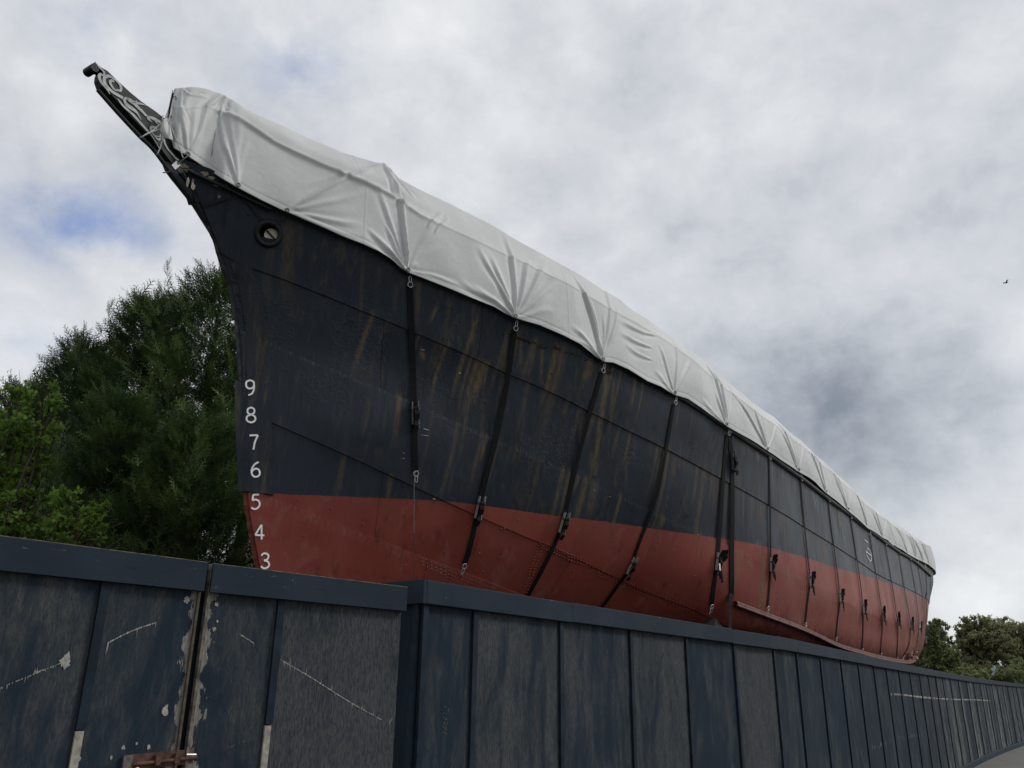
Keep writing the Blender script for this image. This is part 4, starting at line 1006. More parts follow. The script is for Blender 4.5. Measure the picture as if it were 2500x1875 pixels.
# torn, bent plates at its after end
TORN = simple('torn_pink_plate', (.34, .17, .145), .7, 0, .4, 20, .004)
rr = np.random.default_rng(31)
for k in range(16):
    x = rr.uniform(2205, 2240); y = 1607-(x-2205)*.55+rr.uniform(-9, 5); h = hit((min(x, 2226), y))
    if h is None: continue
    c, nn = h; c = c+nn*rr.uniform(.02, .14)+np.array([DX[0], DX[1], 0])*max(0, x-2226)*.012*rr.uniform(.5, 1.2); mb = MB()
    a = rr.normal(0, 1, 3); a /= np.linalg.norm(a); b = np.cross(a, nn); b /= np.linalg.norm(b)+1e-6; s = rr.uniform(.04, .10)
    V = [c-a*s-b*s*.3, c+a*s-b*s*.4, c+a*s*.8+b*s*.5+nn*s*.3, c-a*s*.7+b*s*.4+nn*s*.2]; V += [v+nn*.012 for v in V]
    mb.add(V, [(0, 1, 2, 3), (7, 6, 5, 4), (0, 4, 5, 1), (1, 5, 6, 2), (2, 6, 7, 3), (3, 7, 4, 0)]); mb.build('torn_plate', TORN, ship)
# ---- hawse pipe
hn = hit((655, 571))[1]; uu = np.cross(hn, [0, 0, 1.]); uu /= np.linalg.norm(uu); vv = np.cross(uu, hn)
mb = MB(); mb.ring(HC+hn*.02, hn, .122, .030, 40, 12); mb.build('hawse_ring', IRON, ship, smooth=True)
mb = MB(); G = []
dirn = np.array(ray((655, 571))); dirn /= np.linalg.norm(dirn); inw = -hn*.5+dirn*.5+np.array([.05, 0, -.08]); inw /= np.linalg.norm(inw)
for q, rad in ((.03, .125), (-.02, .108), (-.05, .095), (-.12, .088), (-.36, .085)):
    G.append([HC+hn*max(q, 0)-inw*min(q, 0)+(uu*math.cos(t)+vv*math.sin(t))*rad for t in np.linspace(0, 2*math.pi, 32, endpoint=False)])
mb.grid(np.array(G), closed=True); mb.build('hawse_pipe', IRON, ship, smooth=True)
ce = HC+inw*.03
ce = ce+(np.array(hit((665, 575))[0])-HC)*.75
mb = MB(); mb.add([ce+(uu*math.cos(t)+vv*math.sin(t))*.074 for t in np.linspace(0, 2*math.pi, 32, endpoint=False)], [tuple(range(32))])
mb.build('hawse_lining', BEIGE, ship)
mb = MB(); aa = (-uu*.75-vv*.66)
if aa[2] > 0: pass
bd_ = np.array(hit((678, 590))[0])-np.array(hit((652, 562))[0]); bd_ /= np.linalg.norm(bd_); mb.tube([ce-inw*.015+bd_*.07, ce-inw*.015-bd_*.07], .0095, 8); mb.build('hawse_bar', IRON, ship)

# ---- draught marks
STK = {'9': [[(.56, .30), (.52, .10), (.30, 0), (.08, .08), (.03, .28), (.10, .48), (.30, .55), (.50, .46), (.56, .30), (.55, .60), (.42, .88), (.18, 1.0)]],
       '8': [[(.30, .47), (.10, .36), (.09, .12), (.30, 0), (.51, .12), (.50, .36), (.30, .47), (.05, .60), (.03, .86), (.30, 1), (.57, .86), (.55, .60), (.30, .47)]],
       '7': [[(.02, .05), (.30, .03), (.58, .03)], [(.58, .03), (.38, .48), (.27, 1)]],
       '6': [[(.50, 0), (.24, .16), (.06, .46), (.04, .75), (.14, .95), (.32, 1.0), (.53, .90), (.57, .68), (.46, .49), (.26, .46), (.07, .62)]],
       '5': [[(.54, .02), (.16, .03)], [(.16, .03), (.10, .42)], [(.10, .42), (.30, .36), (.52, .46), (.58, .70), (.45, .92), (.22, 1.0), (.02, .90)]],
       '4': [[(.44, 1), (.44, .5), (.44, .0)], [(.44, .0), (.2, .38), (.02, .70)], [(.02, .70), (.3, .71), (.62, .72)]],
       '3': [[(.04, .14), (.22, .0), (.46, .05), (.52, .24), (.40, .42), (.22, .47)], [(.22, .47), (.46, .54), (.57, .76), (.44, .95), (.22, 1.0), (.02, .88)]]}
def surf_point(px, off):
    """front-most of stem plate / hull; the plate is followed by the offset only"""
    h = hit(px)
    if h is None: p = at_Y(px, .08); return toworld(*p), np.array([NY[0], NY[1], 0])
    return h[0]+h[1]*off, h[1]
def paint_px(name, strokes, w, off, mat, parent=ship, label=None, taper=False, plane=None, kinds=None):
    mb = MB()
    for st in strokes:
        wid = w
        if isinstance(st, tuple) and isinstance(st[0], list): st, wid = st
        C = catmull(np.array(st, float), 9) if len(st) > 2 else np.array([np.array(st[0])+(np.array(st[1])-np.array(st[0]))*t for t in np.linspace(0, 1, 8)])
        P = []; Nn = []
        for p in C:
            if plane is not None: q = toworld(*at_Y(p, plane)); n_ = np.array([NY[0], NY[1], 0.])
            else:
                q, n_ = surf_point(p, off)
            P.append(q); Nn.append(n_)
        P = np.array(P); k = len(P); u = np.linspace(0, 1, k)
        if isinstance(wid, (list, tuple)): wv = np.interp(u, np.linspace(0, 1, len(wid)), wid)
        else: wv = np.full(k, wid)
        mb.ribbon(P, Nn, wv, .0015)
    return mb.build(name, mat, parent, label=label)
for ch, cx, cy, tilt in (('9', 609, 949, -.02), ('8', 611, 1015, 0), ('7', 617.5, 1081, .03), ('6', 621.5, 1147, .05), ('5', 622, 1225, .06), ('4', 631.5, 1299, .08), ('3', 645, 1369, .1)):
    hgt = 36; sts = []
    for st in STK[ch]: sts.append([(cx+(x-.3)*hgt*1.02-(y-.5)*hgt*tilt*0, cy+(y-.5)*hgt) for x, y in st])
    paint_px('draught_mark', sts, .0185, .046 if ch in '9876' else .024, WHITE, label='white painted figure '+ch)
# circle and line mark high on the after topsides
MK = [[(2111, 1344), (2112, 1352), (2116, 1362), (2121, 1370), (2124, 1366), (2124, 1357), (2123, 1349)], [(2111, 1347), (2124, 1357)], [(2113, 1340), (2114, 1347)], [(2119, 1341), (2122, 1349)], [(2114, 1337), (2118, 1342)], [(2107, 1318), (2116, 1325)]]
paint_px('load_mark', MK, .017, .03, WHITE, label='white circle and line painted mark')

# ---- clipper head with painted scrolls
OUT = [(216, 168), (220, 159), (232, 153.5), (237, 156), (240, 161), (262, 173), (287, 197), (316, 224), (345, 248), (381, 273), (397, 286), (412, 297), (432, 330), (452, 372), (470, 410), (485, 440), (500, 495), (478, 492),
       (451, 463), (424, 430), (412, 414), (386, 381), (374, 363), (343, 333), (312, 300), (280, 265), (256, 238), (238, 217), (232.5, 200.5), (233.5, 190), (236.5, 181), (224, 178)]
half = .060; mb = MB(); nl = OUT.index((451, 463)); A = []
for k_, p in enumerate(OUT):
    q_ = at_Y(p, half if (2 <= k_ < nl) else -half*.7); A.append(toworld(q_[0], half, q_[2]))
A = np.array(A); B = A-np.array([NY[0], NY[1], 0])*half*2
n = len(OUT); ins = A.mean(0)
A2 = A+(np.array([NY[0], NY[1], 0])*0)
mb.add(np.vstack([A, B]), [tuple(range(n)), tuple(reversed(range(n, 2*n)))]+[(i, (i+1) % n, n+(i+1) % n, n+i) for i in range(n)])
o_ = mb.build('stem_head', STEMM, ship); bv = o_.modifiers.new('soft', 'BEVEL'); bv.width = .010; bv.segments = 2
cz = toworld(*at_Y((229, 167), half+.0)); mb = MB(); mb.tube([cz+np.array([NY[0], NY[1], 0])*.02, cz-np.array([NY[0], NY[1], 0])*.115], .042, 14); mb.build('billet_scroll', STEMM, ship, smooth=True)
def c7(*p): return [(200+x*.1809, 130+y*.1809) for x, y in p]
SC = [(c7((165, 215), (160, 180), (190, 165), (230, 180), (265, 215), (300, 260), (290, 300), (262, 290)), [.02, .03, .03, .02]),
      (c7((265, 275), (240, 290), (235, 330), (262, 390), (300, 440), (345, 495), (378, 552)), [.02, .045, .04, .03, .01]),
      (c7((470, 490), (520, 505), (525, 450), (490, 395), (440, 350), (370, 310), (315, 320), (300, 370), (330, 440), (400, 510), (460, 550), (555, 605)), [.02, .04, .03, .04, .045, .045, .04]),
      (c7((500, 510), (440, 490), (395, 430), (380, 385), (410, 370), (435, 392)), [.015, .03, .04, .035, .02]),
      (c7((480, 612), (540, 690), (600, 750), (690, 830), (780, 930), (860, 1020), (940, 1110), (1045, 1280)), [.012, .035, .035, .04, .035, .03, .012]),
      (c7((700, 690), (650, 650), (600, 605), (575, 640), (610, 700), (680, 750), (740, 800), (800, 900)), [.02, .035, .03, .05, .055, .04, .008]),
      (c7((880, 710), (790, 680), (730, 670), (640, 620), (600, 605)), [.006, .03, .03, .03, .02]),
      (c7((740, 640), (720, 690), (800, 770), (880, 850), (960, 880), (1060, 930)), [.01, .05, .045, .03, .05, .04]),
      (c7((880, 840), (900, 890), (948, 930)), [.03, .035, .005]), (c7((975, 885), (1000, 930), (1040, 965)), [.02, .02, .01]),
      (c7((1060, 1090), (1050, 1160), (1010, 1150), (960, 1090), (930, 1030), (940, 995), (985, 1000), (1010, 1020)), [.02, .035, .02, .035, .04, .03, .02]),
      (c7((1105, 1160), (1120, 1220), (1160, 1290), (1210, 1350), (1260, 1410), (1310, 1445)), [.03, .03, .03, .035, .035, .03])]
paint_px('painted_scroll', [(s[0], [w_*.72 for w_ in s[1]]) for s in SC], .03, 0, SCROLL, plane=half+.006)
mb = MB(); # dark underside bead along the head
hp = [toworld(*at_Y(p, half*.75)) for p in [(238, 219), (280, 267), (312, 302), (343, 335), (374, 365), (412, 416)]]; mb.tube(catmull(np.array(hp), 6), .02, 8); mb.build('head_bead', IRON, ship, smooth=True)
# old black band round the bow below the cover
def hull_ribbon(name, px, w, off, mat, parent, th=.003, n=14, **k):
    C = catmull(np.array(px, float), n) if len(px) > 2 else np.array([np.array(px[0])+(np.array(px[1])-np.array(px[0]))*t for t in np.linspace(0, 1, n)])
    P = []; Nn = []
    for p in C:
        h = hit(p)
        if h is not None: P.append(h[0]+h[1]*off); Nn.append(h[1])
    mb = MB(); mb.ribbon(P, Nn, w, th); return mb.build(name, mat, parent, **k)
hull_ribbon('iron_band', [(489, 506), (525, 493), (562, 480)], .035, .03, IRON, ship)
hull_ribbon('iron_brace', [(586, 476), (618, 510), (641, 544)], .028, .035, IRON, ship)
hull_ribbon('iron_brace', [(697, 524), (676, 546)], .026, .035, IRON, ship)
hull_ribbon('iron_rod', [(554, 486), (545, 560)], .012, .03, IRON, ship)

# keel blocks and the dark wedge-topped prop behind the hoarding
BLK = simple('dark_oak_block', (.022, .020, .018), .9, 0, .4, 10, .004)
for i, X in enumerate((2.5, 5.5, 8.5, 11.5, 14.5, 17.5, 20.5)):
    root = empty('keel_block', tuple(toworld(X, 0, -EYE)), math.pi/2-AL, label=['first', 'second', 'third', 'fourth', 'fifth', 'sixth', 'rearmost'][i]+' timber block stack from the bow under the keel', cat='support', group='blocks under the keel')
    for k in range(7):
        mb = MB(); c = toworld(X, 0, -EYE+.135+k*.27); ax_ = np.array([[DX[0], DX[1], 0], [NY[0], NY[1], 0], [0, 0, 1]]); sz = (.35, 1.3-.08*k, .264) if k % 2 == 0 else (.45, 1.2-.08*k, .264)
        mb.box(c, sz, ax_); mb.build('timber', BLK, root)
wq = at_Y((1719, 1512), 2.15); X0_ = wq[0]; wz = wq[2]
root = empty('prop', tuple(toworld(X0_, 2.15, -EYE)), math.pi/2-AL, label='dark timber prop with pointed top under the turn of the hull, just above the hoarding', cat='support')
ax_ = np.array([[DX[0], DX[1], 0], [NY[0], NY[1], 0], [0, 0, 1]])
mb = MB(); hb = wz+EYE-.16; mb.box(toworld(X0_, 2.15, -EYE+hb/2), (.42, .42, hb), ax_); mb.build('post', BLK, root)
mb = MB(); zt = wz; V = [toworld(X0_+a, 2.15+b, zt-.16) for a, b in ((-.24, -.22), (.34, -.22), (.34, .22), (-.24, .22))]+[toworld(X0_-.03, 2.15-.2, zt), toworld(X0_-.03, 2.15+.2, zt)]
mb.add(V, [(0, 3, 2, 1), (0, 4, 5, 3), (1, 2, 5, 4), (0, 1, 4), (2, 3, 5)]); mb.build('wedge', BLK, root)

# ================================================================== THE COVER
MP = [(500, 262), (540, 274), (582, 288), (669, 345), (781, 399), (868, 435), (886, 436+6), (965, 477+4), (1027, 526), (1150, 584), (1280, 640), (1400, 700), (1480, 747), (1635, 837), (1715, 888)]
TP = [(470, 213), (500, 217), (540, 229), (560, 240), (600, 269), (640, 287), (735, 328), (836, 371), (900, 391), (936, 399), (950, 412), (976, 436), (1012, 454), (1078, 487), (1150, 524), (1300, 608), (1390, 658), (1461, 700), (1516, 732.5), (1545, 758), (1642, 823), (1722, 884), (1800, 953), (1840, 985), (1889, 1020), (1919, 1046), (1957, 1078), (1973, 1093), (2003, 1121), (2033, 1150), (2046, 1160), (2070, 1182.5), (2104, 1215), (2142, 1248), (2181, 1273.5), (2207, 1291.6), (2227, 1306), (2262, 1328), (2274, 1341)]
YTX = [-2.2, -1.75, -1.2, 0, .7, 1.6, 3.0]; YTY = [.02, .08, .14, .45, .95, 1.40, 1.98]
def fT(x):
    x = np.asarray(x, float); return np.where(x < 3.0, np.interp(x, YTX, YTY), fE(x)-.20-.0*x)
def fM(x): return fE(x)-.015
M3 = trace(MP, fM); T3 = trace(TP, fT)
e0 = at_Y((412, 322), .03); e1 = at_Y((425, 362), .10); m0 = at_Y((418, 262), .02); m1 = at_Y((445, 268), .15); t0_ = at_Y((427, 217), .02); t1_ = at_Y((442, 208), .10)
print('E', E3[::6].round(2).tolist()); print('M', M3.round(2).tolist()); print('T', T3[::4].round(2).tolist()); print(e0, e1, m0, m1, t0_, t1_)
E3 = np.vstack([e0, e1, E3[E3[:, 0] > e1[0]+.05]]); M3 = np.vstack([m0, m1, M3[M3[:, 0] > m1[0]+.05]]); T3 = np.vstack([t0_, t1_, T3[T3[:, 0] > t1_[0]+.03]])
def mono(P):
    k = [0]
    for i in range(1, len(P)):
        if P[i, 0] > P[k[-1], 0]+.02: k.append(i)
    return P[k]
E3, M3, T3 = mono(E3), mono(M3), mono(T3)
# parameter q runs 0..1; each line keeps its own X range so that the front closes neatly
qx = np.concatenate([np.linspace(0, .05, 14)[:-1], .05+.95*np.linspace(0, 1, 2300)])
XL = 25.6
def lineX(P, q):
    x0 = P[0, 0]; x1 = P[1, 0]; a = np.clip(q/.05, 0, 1); b = np.clip((q-.05)/.95, 0, 1)
    return np.where(q < .05, x0+(x1-x0)*a, x1+(XL-x1)*b)
def samp(P, q, fn):
    x = lineX(P, q); xe = P[-1, 0]
    Y = np.where(x <= xe, np.interp(x, P[:, 0], P[:, 1]), fn(x)-fn(xe)+P[-1, 1]); Z = np.interp(x, P[:, 0], P[:, 2])
    return np.stack([x, np.maximum(Y, .015), Z], 1)
Ec = samp(E3, qx, fE); Tc = samp(T3, qx, fT)
Mz = samp(M3, qx, fM)
xa = M3[-1, 0]
mfrac = np.clip((Mz[:, 0]-xa+1)/1.0, 0, 1)
Malt = np.stack([Ec[:, 0]*.3+Tc[:, 0]*.7, np.maximum(fE(Ec[:, 0]*.3+Tc[:, 0]*.7)-.03, .02), Ec[:, 2]*.33+Tc[:, 2]*.67], 1)
Mc = Mz*(1-mfrac[:, None])+Malt*mfrac[:, None]
RW_ = 104
J1 = 68
v1 = np.linspace(0, 1, J1); v2 = np.linspace(0, 1, RW_-J1+1)[1:]
TG = np.zeros((len(qx), RW_, 3))
hE = np.linalg.norm(Mc-Ec, axis=1); hT = np.linalg.norm(Tc-Mc, axis=1)
for j, v in enumerate(v1): TG[:, j] = Ec*(1-v)+Mc*v
for j, v in enumerate(v2): TG[:, J1+j] = Mc*(1-v)+Tc*v
# slight belly between rail and edge
VV = np.concatenate([v1, 1+v2]);
TW = toworld(TG[..., 0], TG[..., 1], TG[..., 2])
tu = np.gradient(TW, axis=0); tv = np.gradient(TW, axis=1); TN = np.cross(tu, tv); TN /= np.linalg.norm(TN, axis=2)[..., None]+1e-9
sg = np.sign(TN@np.array([NY[0], NY[1], .3])); sg[sg == 0] = 1; TN *= sg[..., None]
PXT = project(TW.reshape(-1, 3)).reshape(len(qx), RW_, 2)
disp = np.zeros((len(qx), RW_)); 
S_ = np.concatenate([[0], np.cumsum(np.linalg.norm(np.diff(TW[:, 10], axis=0), axis=1))])
Hv = np.concatenate([np.zeros((len(qx), 1)), np.cumsum(np.linalg.norm(np.diff(TW, axis=1), axis=2), axis=1)], 1)
SS = np.repeat(S_[:, None], RW_, 1)
def loc(px):
    d = (PXT[..., 0]-px[0])**2+(PXT[..., 1]-px[1])**2; i, j = np.unravel_index(np.argmin(d), d.shape); return SS[i, j], Hv[i, j]
def crease(a, b, amp=.035, w0=.008, w1=.045, sgn=1):
    """fold between two points of the cloth: sharp at a, wide and shallow at b"""
    global disp
    A = np.array(a); B = np.array(b); Lc = np.linalg.norm(B-A)+1e-6; d = (B-A)/Lc; n = np.array([-d[1], d[0]])
    t = ((SS-A[0])*d[0]+(Hv-A[1])*d[1])/Lc; e_ = (SS-A[0])*n[0]+(Hv-A[1])*n[1]
    e_ = e_+.02*np.sin(t*5+A[0]*3)*np.clip(t, 0, 1)
    w = w0+(w1-w0)*np.clip(t, 0, 1); env = np.clip(t*7, 0, 1)*np.clip((1.12-t)*3, 0, 1)
    prof = np.exp(-(e_/w)**2)-.55*np.exp(-((e_-1.6*w)/(1.3*w))**2)
    disp += sgn*amp*prof*env
EY = [(459, 382), (580, 458.5), (701, 519), (994, 665), (1257, 777), (1471, 883), (1646, 964), (1773, 1040), (1872.6, 1100), (1949, 1152), (2016.5, 1204), (2070, 1247), (2117.4, 1289), (2156, 1314), (2189.5, 1336), (2216.6, 1353), (2235.6, 1364), (2253.2, 1372), (2267, 1379)]
CR = [((545, 229), (500, 262), .03, .03), ((545, 229), (610, 300), .03, .04), ((443, 209), (500, 240), .03, .03), ((443, 209), (450, 300), .03, .03), ((459, 382), (545, 232), .035, .05), ((459, 382), (446, 225), .03, .04), ((459, 382), (480, 260), .02, .05), ((545, 230), (500, 290), .02, .04), ((580, 458), (548, 236), .04, .05), ((580, 458), (562, 250), .03, .04), ((580, 458), (580, 300), .02, .05), ((580, 458), (545, 300), .02, .05), ((580, 458), (600, 330), .012, .05),
      ((701, 519), (936, 402), .065, .045), ((701, 519), (880, 470), .03, .06), ((701, 519), (870, 545), .028, .05), ((701, 519), (860, 575), .022, .05), ((701, 519), (840, 425), .02, .07), ((936, 401), (760, 455), .03, .05), ((936, 401), (800, 425), .02, .05),
      ((994, 665), (938, 402), .06, .035), ((994, 665), (950, 415), .055, .03), ((994, 665), (962, 440), .04, .03), ((994, 665), (925, 470), .03, .05), ((994, 665), (905, 570), .045, .04), ((994, 665), (895, 600), .03, .035), ((994, 665), (930, 590), .04, .035), ((994, 665), (945, 560), .04, .035), ((994, 665), (1010, 640), .02, .04),
      ((938, 401), (990, 500), .05, .035), ((940, 401), (1010, 480), .035, .04), ((994, 665), (1060, 600), .015, .06), ((1005, 662), (1110, 690), .02, .04), ((994, 665), (1050, 560), .014, .06), ((1040, 560), (1075, 520), .03, .03), ((1055, 575), (1090, 535), .03, .03),
      ((1257, 777), (1235, 580), .03, .05), ((1257, 777), (1175, 620), .035, .05), ((1257, 777), (1205, 640), .04, .05), ((1257, 777), (1250, 620), .03, .04), ((1257, 777), (1290, 640), .035, .05), ((1257, 777), (1330, 655), .04, .05), ((1257, 777), (1360, 690), .03, .06), ((1257, 777), (1160, 700), .03, .05), ((1257, 777), (1130, 690), .025, .05), ((1257, 777), (1340, 760), .02, .06), ((1257, 777), (1220, 700), .04, .03),
      ((1471, 883), (1412, 690), .05, .04), ((1471, 883), (1430, 720), .05, .035), ((1471, 883), (1445, 740), .04, .03), ((1471, 883), (1490, 700), .03, .05), ((1471, 883), (1510, 760), .03, .05), ((1471, 883), (1400, 800), .03, .05), ((1471, 883), (1420, 830), .03, .04), ((1471, 883), (1475, 780), .02, .03), ((1590, 880), (1530, 850), .02, .05), ((1600, 820), (1520, 790), .025, .05), ((1590, 850), (1520, 820), .025, .05),
      ((1646, 964), (1645, 840), .03, .04), ((1646, 964), (1610, 850), .025, .04), ((1646, 964), (1600, 910), .02, .05), ((1646, 964), (1680, 880), .02, .05), ((1773, 1040), (1722, 890), .05, .03), ((1773, 1040), (1738, 900), .05, .03), ((1773, 1040), (1775, 930), .02, .03), ((1773, 1040), (1715, 980), .025, .05), ((1773, 1040), (1745, 960), .03, .04)]
for a, b, am, w in CR: crease(loc(a), loc(b), am*.52, .012, w*.80)
rr = np.random.default_rng(12)
for k in range(8, len(EY)):
    A = loc(EY[k]); h = Hv[np.argmin(abs(S_-A[0])), -1]
    for ds, am, w in ((-.75, .022, .03), (-.5, .026, .024), (.12, .03, .022), (-1.05, .018, .03), (.5, .016, .03), (-.2, .018, .022), (-.9, .02, .02)):
        if rr.random() < .28: continue
        ds = ds+rr.normal(0, .12)
        crease(A, (A[0]+ds*rr.uniform(.8, 1.2), A[1]+h*rr.uniform(.55, 1.05)), am*rr.uniform(.3, .9), .016, w)
# hem, stitched seam and general slackness
hem = np.exp(-((Hv-.065)/.010)**2); disp -= .004*hem
seam = np.zeros_like(disp); jm = J1-1
seam[:, jm] = .7; disp[:, jm-1:jm+1] += .003
for s in np.arange(2.4, 30, 2.9):
    i = np.argmin(abs(S_-s)); seam[i, :] = .45; disp[i, :] += .003
seam = np.maximum(seam, .35*np.exp(-((Hv-.065)/.012)**2))
low = .020*np.sin(SS*1.7+Hv*2.1)*np.sin(Hv*2.6+.4)+.012*np.sin(SS*4.1-Hv*3.0+1.2)+.006*np.sin(SS*9.1+Hv*5)
disp += .5*low*np.clip(Hv/.25, 0, 1)
disp += .018*np.sin(np.clip(VV, 0, 1)*math.pi)[None]
fr_ = np.clip((1.2-TG[..., 0])/1.0, 0, 1)*np.clip((TG[..., 0]+1.5)/.5, 0, 1)
hm_ = Hv-Hv[:, jm:jm+1]
disp += fr_*(.030*np.exp(-(hm_/.035)**2)-.045*np.exp(-((hm_-.16)/.10)**2))
nose = np.clip(qx/.05, 0, 1)[:, None]; disp *= (.3+.7*nose)
disp[:, :jm] = np.maximum(disp[:, :jm], -.022)
TW2 = TW+TN*disp[..., None]
# scalloped edge flutter between eyelets
TS = toship(TW2)
far = np.stack([TG[..., 0], -TG[..., 1], TG[..., 2]], -1); FW = toworld(far[..., 0], far[..., 1], far[..., 2])
roof = []
for u in np.linspace(0, 1, 9):
    P = Tc.copy(); P[:, 1] = Tc[:, 1]*(1-2*u); P[:, 2] = Tc[:, 2]-.02-.03*math.sin(u*math.pi); roof.append(toworld(P[:, 0], P[:, 1], P[:, 2]))
roof = np.array(roof).transpose(1, 0, 2); roof[:, -1] = FW[:, -1]
ALLG = np.concatenate([TW2, roof[:, 1:-1], FW[:, ::-4]], 1); sm_ = np.concatenate([seam, np.zeros((len(qx), ALLG.shape[1]-RW_))], 1)
n_, m_ = ALLG.shape[:2]; idx = np.arange(n_*m_).reshape(n_, m_)
fq = np.stack([idx[:-1, :-1], idx[1:, :-1], idx[1:, 1:], idx[:-1, 1:]], -1).reshape(-1, 4)[:, ::-1]
tarp = fastmesh('tarpaulin', ALLG.reshape(-1, 3), fq, TARP, None, att={'seam': sm_.ravel()}, smooth=True, label='pale grey tarpaulin stretched over the whole deck of the ship with a laced front', cat='tarpaulin')
sm = tarp.modifiers.new('thick', 'SOLIDIFY'); sm.thickness = .004; sm.offset = -1
# eyelets: parts of the cover
def tpoint(px, off=.012):
    d = (PXT[..., 0]-px[0])**2+(PXT[..., 1]-px[1])**2; i, j = np.unravel_index(np.argmin(d), d.shape); return TW2[i, j]+TN[i, j]*off, TN[i, j]
for i, e_ in enumerate(EY[:12]):
    c, n_ = tpoint((e_[0], e_[1]-5)); mb = MB(); mb.ring(c, n_, .020, .007, 14, 6); mb.build('eyelet', DSTEEL, tarp, smooth=True)
for p in [(427, 238), (422, 262), (414, 283)]:
    q = toworld(*at_Y(p, .05)); mb = MB(); mb.ring(q, [NY[0], NY[1]-1, 0], .014, .005, 12, 6); mb.build('eyelet', DSTEEL, tarp, smooth=True)
# front flap gathered round the head
mb = MB(); FL = np.array([[toworld(*at_Y(p, y)) for p, y in row] for row in
   [[((394, 300), .13), ((398, 290), .16), ((412, 286), .16)], [((390, 318), .14), ((400, 310), .19), ((416, 308), .17)], [((396, 330), .14), ((406, 325), .18), ((420, 330), .17)], [((402, 338), .14), ((411, 336), .17), ((424, 345), .16)]]])
mb.grid(FL); fl = mb.build('front_flap', TARP, tarp, smooth=True)
ss_ = fl.modifiers.new('sub', 'SUBSURF'); ss_.levels = 2; ss_.render_levels = 2
# lashings
def rope(name, lines, label, r=.006, mat=ROPE, cat='rope'):
    root = empty(name, tuple(toworld(*at_Y(lines[0][0][:2], .12))), label=label, cat=cat)
    for ln in lines:
        P = np.array([toworld(*at_Y(p[:2], p[2])) for p in ln]); P = catmull(P, 6) if len(P) > 2 else P; mb = MB(); mb.tube(P, r, 6); mb.build('cord', mat, root, smooth=True)
    return root
def q7(x, y, Y): return (200+x*.1809, 130+y*.1809, Y)
rope('lashing', [[q7(790, 1120, -.05), q7(800, 1130, .11), q7(940, 1050, .12), q7(1080, 940, .13), q7(1180, 870, .15)], [q7(800, 1135, .11), q7(880, 1085, .12), q7(1000, 1040, .12), q7(1080, 1020, .13)],
                 [q7(1000, 1365, -.02), q7(1020, 1355, .11), q7(1060, 1260, .12), q7(1095, 1130, .13), q7(1150, 960, .16), q7(1185, 850, .17)], [q7(980, 1120, .12), q7(1090, 1130, .13)],
                 [q7(1180, 920, .17), q7(1230, 1060, .20), q7(1290, 1210, .22), q7(1365, 1410, .24)], [q7(1095, 840, .14), q7(1090, 900, .15), q7(1140, 910, .16), q7(1200, 890, .17)], [q7(1190, 850, .16), q7(1210, 760, .10), q7(1230, 720, .07)], [q7(1250, 600, .06), q7(1215, 700, .07), q7(1190, 830, .1)],
                 [q7(1095, 1110, .135), q7(1105, 1150, .135), q7(1085, 1165, .135), q7(1095, 1110, .14)]], 'pale cord lashing the front of the cover to the scrolled head of the ship')
rt = rope('cover_tie', [[q7(1435, 1385, .26), q7(1370, 1430, .24), q7(1300, 1500, .20), q7(1240, 1570, .16)], [q7(1230, 1560, .15), q7(1170, 1600, .12), q7(1095, 1612, .02)]], 'short tie with metal buckle pulling the cover corner to the stem', .006, DSTEEL, 'tie')
c_ = toworld(*at_Y(q7(1262, 1515, 0)[:2], .19)); mb = MB(); d1 = toworld(*at_Y(q7(1310, 1470, 0)[:2], .19))-c_; d1 /= np.linalg.norm(d1); n1 = np.array([NY[0], NY[1], 0]); mb.box(c_, (.09, .02, .055), [d1, n1, np.cross(d1, n1)]); mb.build('buckle', DSTEEL, rt)

